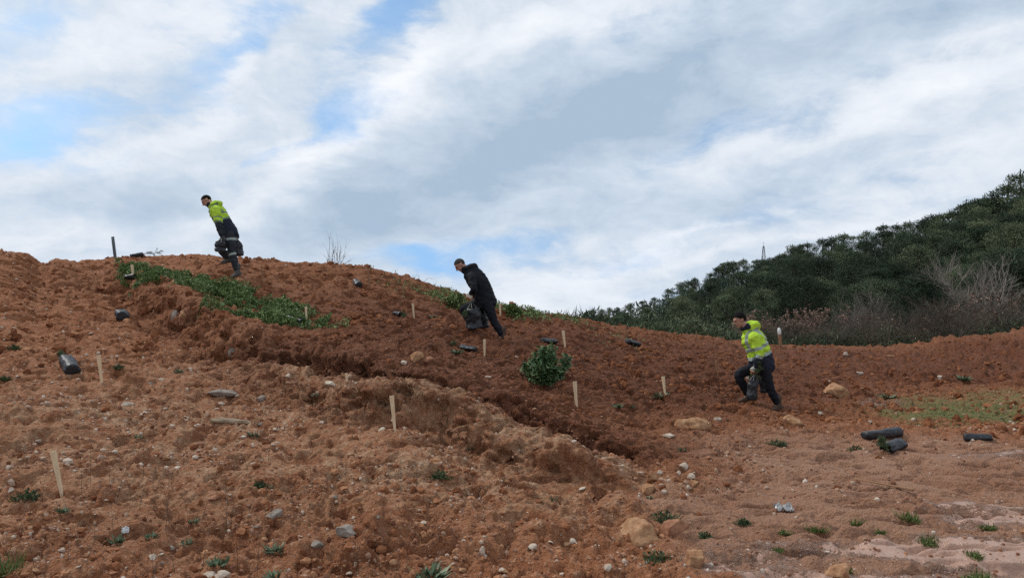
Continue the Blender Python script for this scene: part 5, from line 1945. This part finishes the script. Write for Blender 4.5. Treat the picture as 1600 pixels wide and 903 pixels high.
def make_person(cfg):
    Y0 = cfg['Y0']

    def J(q):
        u, v, l = q if len(q) == 3 else (*q, 0.0)
        return np.array(at(u, v, Y0 - l))
    root = empty('person', at(*cfg['root'], Y0))
    rt = np.array(root.location)
    j = {k: J(q) - rt for k, q in cfg['joints'].items()}
    LAT = np.array([0, -1.0, 0])
    ax = unit(j['neck'] - j['pelvis'])
    tl = np.linalg.norm(j['neck'] - j['pelvis'])
    fwt = unit(np.cross(LAT, ax))                         # forward of the torso
    if fwt[0] > 0:
        fwt = -fwt
    P = lambda t, f=0.0, l=0.0: (j['pelvis'] * (1 - t) + j['neck'] * t) + (j['chest'] - (j['pelvis'] * .38 + j['neck'] * .62)) * math.sin(min(max(t, 0), 1) * math.pi) + fwt * f + LAT * l
    hf = unit(np.array(cfg['face'], float))
    hl = unit(LAT - hf * (LAT @ hf))
    hu = np.cross(hf, hl)
    if hu[2] < 0:
        hu = -hu
    A = np.array([hf, hl, hu])
    hc = j['head']
    # ---- body: one continuous figure
    S = Solid()
    S.ell(hc + hu * .022 - hf * .012, (.096, .076, .092), A)
    S.ell(hc + hf * .022 - hu * .040, (.066, .060, .078), A)
    S.ell(hc + hf * .060 - hu * .098, (.026, .030, .020), A)
    S.tube([hc + hf * .078 + hu * .022, hc + hf * .098 - hu * .004, hc + hf * .112 - hu * .022, hc + hf * .088 - hu * .034], [.010, .012, .016, .010], lat=hl, k=8, sub=3)
    S.ell(hc + hf * .076 + hu * .030, (.020, .054, .012), A)
    S.ell(hc + hf * .082 - hu * .062, (.013, .026, .011), A)
    for s in (-1, 1):
        S.ell(hc + hl * s * .076 - hf * .012 - hu * .008, (.022, .010, .034), A)
    S.tube([hc - hf * .030 - hu * .05, (hc + j['neck']) / 2 - hf * .012, j['neck'] + ax * -.03], [.058, .060, .075], k=14)
    S.tube([P(-.05), P(.25), P(.62), P(.9), P(1.0)], [(.155, .115), (.140, .105), (.165, .120), (.150, .09), (.07, .065)], k=20)
    for sd_ in ('n', 'f'):
        sh, elb, wr = j['sh_' + sd_], j['el_' + sd_], j['wr_' + sd_]
        S.tube([sh, elb, wr], [.052, .040, .028], k=12)
        hd = unit(j['hand_' + sd_] - wr)
        hand_into(S, wr, hd, LAT * (1 if sd_ == 'n' else -1), .92, cfg.get('curl', 1.0), 1 if sd_ == 'n' else -1)
        hip_, kn_, an_ = j['hip_' + sd_], j['kn_' + sd_], j['an_' + sd_]
        S.tube([hip_ + ax * .04, hip_ * .5 + kn_ * .5, kn_, kn_ * .45 + an_ * .55, an_], [.080, .066, .050, .046, .034], k=12)
        S.tube([j['an_' + sd_], j['an_' + sd_] * .6 + j['toe_' + sd_] * .4], [.032, .022], k=10)
    body = S.build('body', .0095, 3, M['skin'], root)
    for s in (-1, 1):
        B = Solid()
        B.ell(hc + hf * .083 + hl * s * .032 + hu * .012, (.008, .012, .008), A)
        B.build('eye', 0, 0, M['eye'], root, raw=True)
    # ---- hair: a cropped cap with thickness
    hv, hfc = ICO[4]
    n = hv @ np.array([-.62, 0, .66])
    keep = n > (-.14 + .06 * noise3(hv * 5, 3))
    keep |= (hv[:, 0] < -.25) & (hv[:, 2] > -.62)
    keep &= ~((np.abs(hv[:, 1]) > .80) & (hv[:, 2] < -.02) & (hv[:, 0] > -.3))
    fk = [q for q in hfc if all(keep[i] for i in q)]
    used = sorted({i for q in fk for i in q})
    mp = {i: a_ for a_, i in enumerate(used)}
    rr = np.array([.104, .083, .100]) * cfg.get('hair_k', 1.0)
    vv = hc + hu * .022 - hf * .014 + (hv[used] * rr * (1 + .025 * noise3(hv[used] * 14, 8)[:, None])) @ A
    hm = mesh_np('hair', vv, [[mp[i] for i in q] for q in fk], True)
    ho = link('hair', hm, M[cfg['hair']], root)
    md = ho.modifiers.new('thick', 'SOLIDIFY')
    md.thickness = .014
    # ---- trousers
    S = Solid()
    S.tube([P(-.16), P(.05), P(.25)], [(.150, .125), (.172, .138), (.160, .125)], k=20)
    for sd_ in ('n', 'f'):
        hip, kn, an = j['hip_' + sd_], j['kn_' + sd_], j['an_' + sd_]
        S.tube([hip + ax * .04, hip * .5 + kn * .5, kn, kn * .45 + an * .55, an * .86 + kn * .14], [.112, .098, .078, .072, .066], k=16)

    def tmat(p):
        out = np.zeros(len(p), int)
        for sd_ in ('n', 'f'):
            for (a_, b_, lo, hi) in cfg.get('leg_bands', []):
                t, d_ = seg_t(p, j[a_ + '_' + sd_], j[b_ + '_' + sd_])
                out[(t > lo) & (t < hi) & (d_ < .14)] = 1
        return out
    S.build('trousers', .013, 3, [M[cfg['trousers']], M['strip']], root, tmat, .012, 8, 5)
    # ---- boots
    for sd_ in ('n', 'f'):
        S = Solid()
        boot_into(S, j['an_' + sd_], j['toe_' + sd_])
        S.build('boot', .010, 2, M[cfg['boot']], root, None, .004, 20, 7)
    # ---- jacket with sleeves and hood
    S = Solid()
    lo = cfg['jacket_low']
    bk = cfg['bulk']
    S.tube([P(lo), P(.12), P(.40), P(.70), P(.90), P(1.0)], [(.200, .158 * bk), (.200, .160 * bk), (.200, .155 * bk), (.205, .155 * bk), (.165, .120 * bk), (.085, .085)], k=24)
    for sd_ in ('n', 'f'):
        sh, elb, wr = j['sh_' + sd_], j['el_' + sd_], j['wr_' + sd_]
        S.tube([P(.86) * .35 + sh * .65, sh, sh * .5 + elb * .5, elb, elb * .45 + wr * .55, wr * .93 + elb * .07], [.080, .086, .076, .066, .060, .050], k=16)
    hk = cfg['hood']
    hh_ = cfg.get('hood_up', 0)
    S.tube([P(1.02 + hh_, -.02, .085), P(.985 + hh_, -.11, .07), P(.95 + hh_, -.155, 0), P(.985 + hh_, -.11, -.07), P(1.02 + hh_, -.02, -.085)], [(.05 * hk, .055 * hk)] * 1 + [(.065 * hk, .06 * hk)] * 3 + [(.05 * hk, .055 * hk)], lat=ax, k=14)
    S.tube([P(.93), P(1.02, .015), P(1.08, .03)], [(.10, .09), (.088, .082), (.084, .078)], k=16)       # collar
    arms = [(j['sh_' + s], j['el_' + s], j['wr_' + s]) for s in ('n', 'f')]

    def jmat(p):
        tt = ((p - j['pelvis']) @ ax) / tl
        out = cfg['torso_mat'](tt, (p - j['pelvis']) @ LAT, (p - j['pelvis']) @ fwt)
        for (sh, elb, wr) in arms:
            t1, d1 = seg_t(p, sh, elb)
            t2, d2 = seg_t(p, elb, wr)
            la = np.linalg.norm(elb - sh)
            lb = np.linalg.norm(wr - elb)
            dist = np.where(d1 <= d2, np.clip(t1, -1, 1) * la, la + np.clip(t2, 0, 2) * lb) / (la + lb)
            m = (np.minimum(d1, d2) < .100) & (np.abs((p - j['pelvis']) @ LAT) > .15) & (dist > .12)
            out = np.where(m, cfg['arm_mat'](dist), out)
        return out
    S.build('jacket', .012, 3, [M[x] for x in cfg['jacket_mats']], root, jmat, .018, 7, cfg['seed'])
    # ---- gloves
    for sd_ in ('n', 'f'):
        S = Solid()
        hd = unit(j['hand_' + sd_] - j['wr_' + sd_])
        hand_into(S, j['wr_' + sd_], hd, LAT * (1 if sd_ == 'n' else -1), 1.26, cfg.get('curl', 1.0), 1 if sd_ == 'n' else -1)
        w_ = j['wr_' + sd_]
        S.tube([w_ - hd * .045, w_], [.040, .034], k=12)
        gl = cfg['glove']
        S.build('glove', .0065, 2, [M[gl[0]], M[gl[1]]], root, (lambda p, w_=w_, hd=hd: ((p - w_) @ hd > .078).astype(int)))
    tag(root, cfg['label'], 'person')
    return root


Z_, O_ = (lambda t: np.zeros(len(t), int)), (lambda t: np.ones(len(t), int))


def torso_right(t, l, f):
    out = np.where(t < .19, 1, 0)
    out = np.where((t > .19) & (t < .275), 2, out)
    out = np.where((t > .43) & (t < .53), 2, out)
    out = np.where((np.abs(np.abs(l) - .115) < .024) & (t > .5) & (t < 1.0), 2, out)
    return np.where((t > 1.04) & (f > -.03), 1, out)


def torso_left(t, l, f):
    out = np.where(t < .40, 1, 0)
    out = np.where((t > .40) & (t < .46), 2, out)
    out = np.where((t > .585) & (t < .645), 2, out)
    out = np.where((np.abs(np.abs(l) - .12) < .022) & (t > .6) & (t < .98), 2, out)
    return np.where((t > 1.03) & (f > -.03), 1, out)


PEOPLE = [
    dict(label='worker striding in a yellow jacket with silver bands and navy hem',
         Y0=12.66, root=(1190, 641), seed=3, bulk=1.26, hood_up=.08, face=(-.90, -.14, -.40), hair='hair', hair_k=1.13,
         joints=dict(head=(1155, 500), neck=(1168, 516), chest=(1180, 536), pelvis=(1190, 567),
                     sh_n=(1178, 526, .19), el_n=(1187, 553, .25), wr_n=(1181, 573, .22), hand_n=(1179, 582, .21),
                     sh_f=(1172, 524, -.19), el_f=(1184, 550, -.27), wr_f=(1192, 569, -.22), hand_f=(1193, 579, -.21),
                     hip_n=(1192, 569, .095), kn_n=(1202, 603, .11), an_n=(1216, 632, .12), toe_n=(1203, 642.5, .16),
                     hip_f=(1187, 569, -.095), kn_f=(1154, 586, -.13), an_f=(1169, 618, -.17), toe_f=(1154, 628, -.17)),
         trousers='black_cloth', boot='boot', jacket_low=-.12, hood=1.35, jacket_mats=('hivis', 'navy', 'strip'), torso_mat=torso_right,
         arm_mat=lambda t: np.where(t > .70, 1, np.where((t > .36) & (t < .46), 2, np.where((t > .60) & (t < .70), 2, 0))), glove=('glove_white', 'glove_palm')),
    dict(label='worker all in black with white gloves bending forward on the middle slope',
         Y0=14.05, root=(760, 530), seed=6, bulk=1.22, hood_up=.03, face=(-.66, -.14, -.74), hair='hair_grey', hair_k=1.0,
         joints=dict(head=(718.5, 414.5), neck=(729.5, 423), chest=(745, 437), pelvis=(758, 469),
                     sh_n=(737, 432, .19), el_n=(741, 452, .32), wr_n=(736, 459, .24), hand_n=(732, 466, .22),
                     sh_f=(732, 431, -.19), el_f=(744, 455, -.28), wr_f=(752, 474, -.24), hand_f=(754, 483, -.23),
                     hip_n=(760, 470, .095), kn_n=(771, 500, .12), an_n=(786, 525, .13), toe_n=(770, 535, .18),
                     hip_f=(756, 470, -.095), kn_f=(724, 484, -.12), an_f=(737, 509, -.16), toe_f=(722, 519, -.16)),
         trousers='black_cloth', boot='boot', jacket_low=-.10, hood=1.05, jacket_mats=('black_cloth', 'black_cloth', 'navy'), torso_mat=lambda t, l, f: np.zeros(len(t), int),
         arm_mat=Z_, glove=('glove_white', 'glove_palm')),
    dict(label='worker in yellow over navy with banded trousers, leaning forward near the crest',
         Y0=15.55, root=(362, 430), seed=9, bulk=1.05, face=(-.66, -.22, -.72), hair='hair', hair_k=.99,
         joints=dict(head=(322.5, 314), neck=(332, 322.5), chest=(343, 337), pelvis=(359, 366),
                     sh_n=(337, 327, .18), el_n=(341, 351, .25), wr_n=(347, 369, .22), hand_n=(350, 377, .21),
                     sh_f=(344, 327, -.18), el_f=(358, 347, -.27), wr_f=(369, 365, -.22), hand_f=(371, 373, -.21),
                     hip_n=(360, 368, .09), kn_n=(363, 397, .11), an_n=(371, 424, .10), toe_n=(361, 434, .20),
                     hip_f=(356, 368, -.09), kn_f=(346, 391, -.13), an_f=(355, 404, -.18), toe_f=(344, 412, -.17)),
         trousers='charcoal', boot='boot_grey', jacket_low=-.06, hood=1.0, jacket_mats=('hivis', 'navy', 'strip_dark', 'charcoal'), torso_mat=torso_left,
         arm_mat=lambda t: np.where(t > .53, 3, np.where(((t > .30) & (t < .36)) | ((t > .46) & (t < .53)), 2, 0)), leg_bands=[('hip', 'kn', .16, .28), ('kn', 'an', -.05, .07)], glove=('glove_grey', 'glove_grey')),
]
for c_ in PEOPLE:
    make_person(c_)

# bags in the workers' hands: mouth (gathered in the fist) to base
HELD = [
    (12.66, (1179, 587), (1174, 624), .21, 9.2, 'black bag with a bushy seedling hanging from the near hand of the worker at right', ((.25, -.15, -1.0), .34, .45, 22)),
    (12.66, (1192, 584), (1196, 613), -.21, 9.5, 'black bag behind the near one, in the far hand of the worker at right', ((-.9, .1, -.25), .30, .35, 12)),
    (14.05, (737, 475), (742, 514), .24, 15, 'black bag with a drooping seedling in the white-gloved hand of the worker in black', ((-.2, -.25, .1), .26, .7, 24)),
    (14.05, (753, 486), (758, 513), -.10, 9.0, 'second black bag held by the worker in black, behind the near one', None),
    (15.55, (346, 374), (344, 394), .28, 9.5, 'dark bag in the near hand of the worker on the crest, before his thigh', None),
    (15.55, (371, 376), (374, 400), -.21, 7.5, 'dark bag in the far hand of the worker on the crest, behind his leg', None),
]
for i, (Y0, top, bot, l, rpx, lab, sd_) in enumerate(HELD):
    p, q = at(*bot, Y0 - l), at(*top, Y0 - l)
    ax_ = q - p
    rad = rpx * (Y0 - l) / F_PX
    t = planting_bag(40 + i, ax_.length * .80, rad, .85, 0, None, 'carried_bag')
    B = Batch()                       # the gathered plastic between bag and fist
    L_ = ax_.length
    for a_ in np.linspace(0, 6.28, 7, endpoint=False):
        tube_batch(B, [(math.cos(a_) * rad * .85, math.sin(a_) * rad * .7, L_ * .74), (math.cos(a_) * rad * .45, math.sin(a_) * rad * .4, L_ * .9), (math.cos(a_) * .012, math.sin(a_) * .012, L_ * 1.04)], [.016, .013, .008], 5)
    link('handle', B.mesh('handle', True), M['bag'], t)
    if sd_:
        dv = ax_.to_track_quat('Z', 'Y').inverted() @ Vector((sd_[0][0], sd_[0][1], -sd_[0][2]))
        seedling_parts(t, (0, 0, L_ * .78), dv, sd_[1], 70 + i, sd_[2], sd_[3])
    t.rotation_mode = 'QUATERNION'
    t.rotation_quaternion = ax_.to_track_quat('Z', 'Y')
    t.location = p
    tag(t, lab, 'planting bag', 'planting bags carried by the workers')
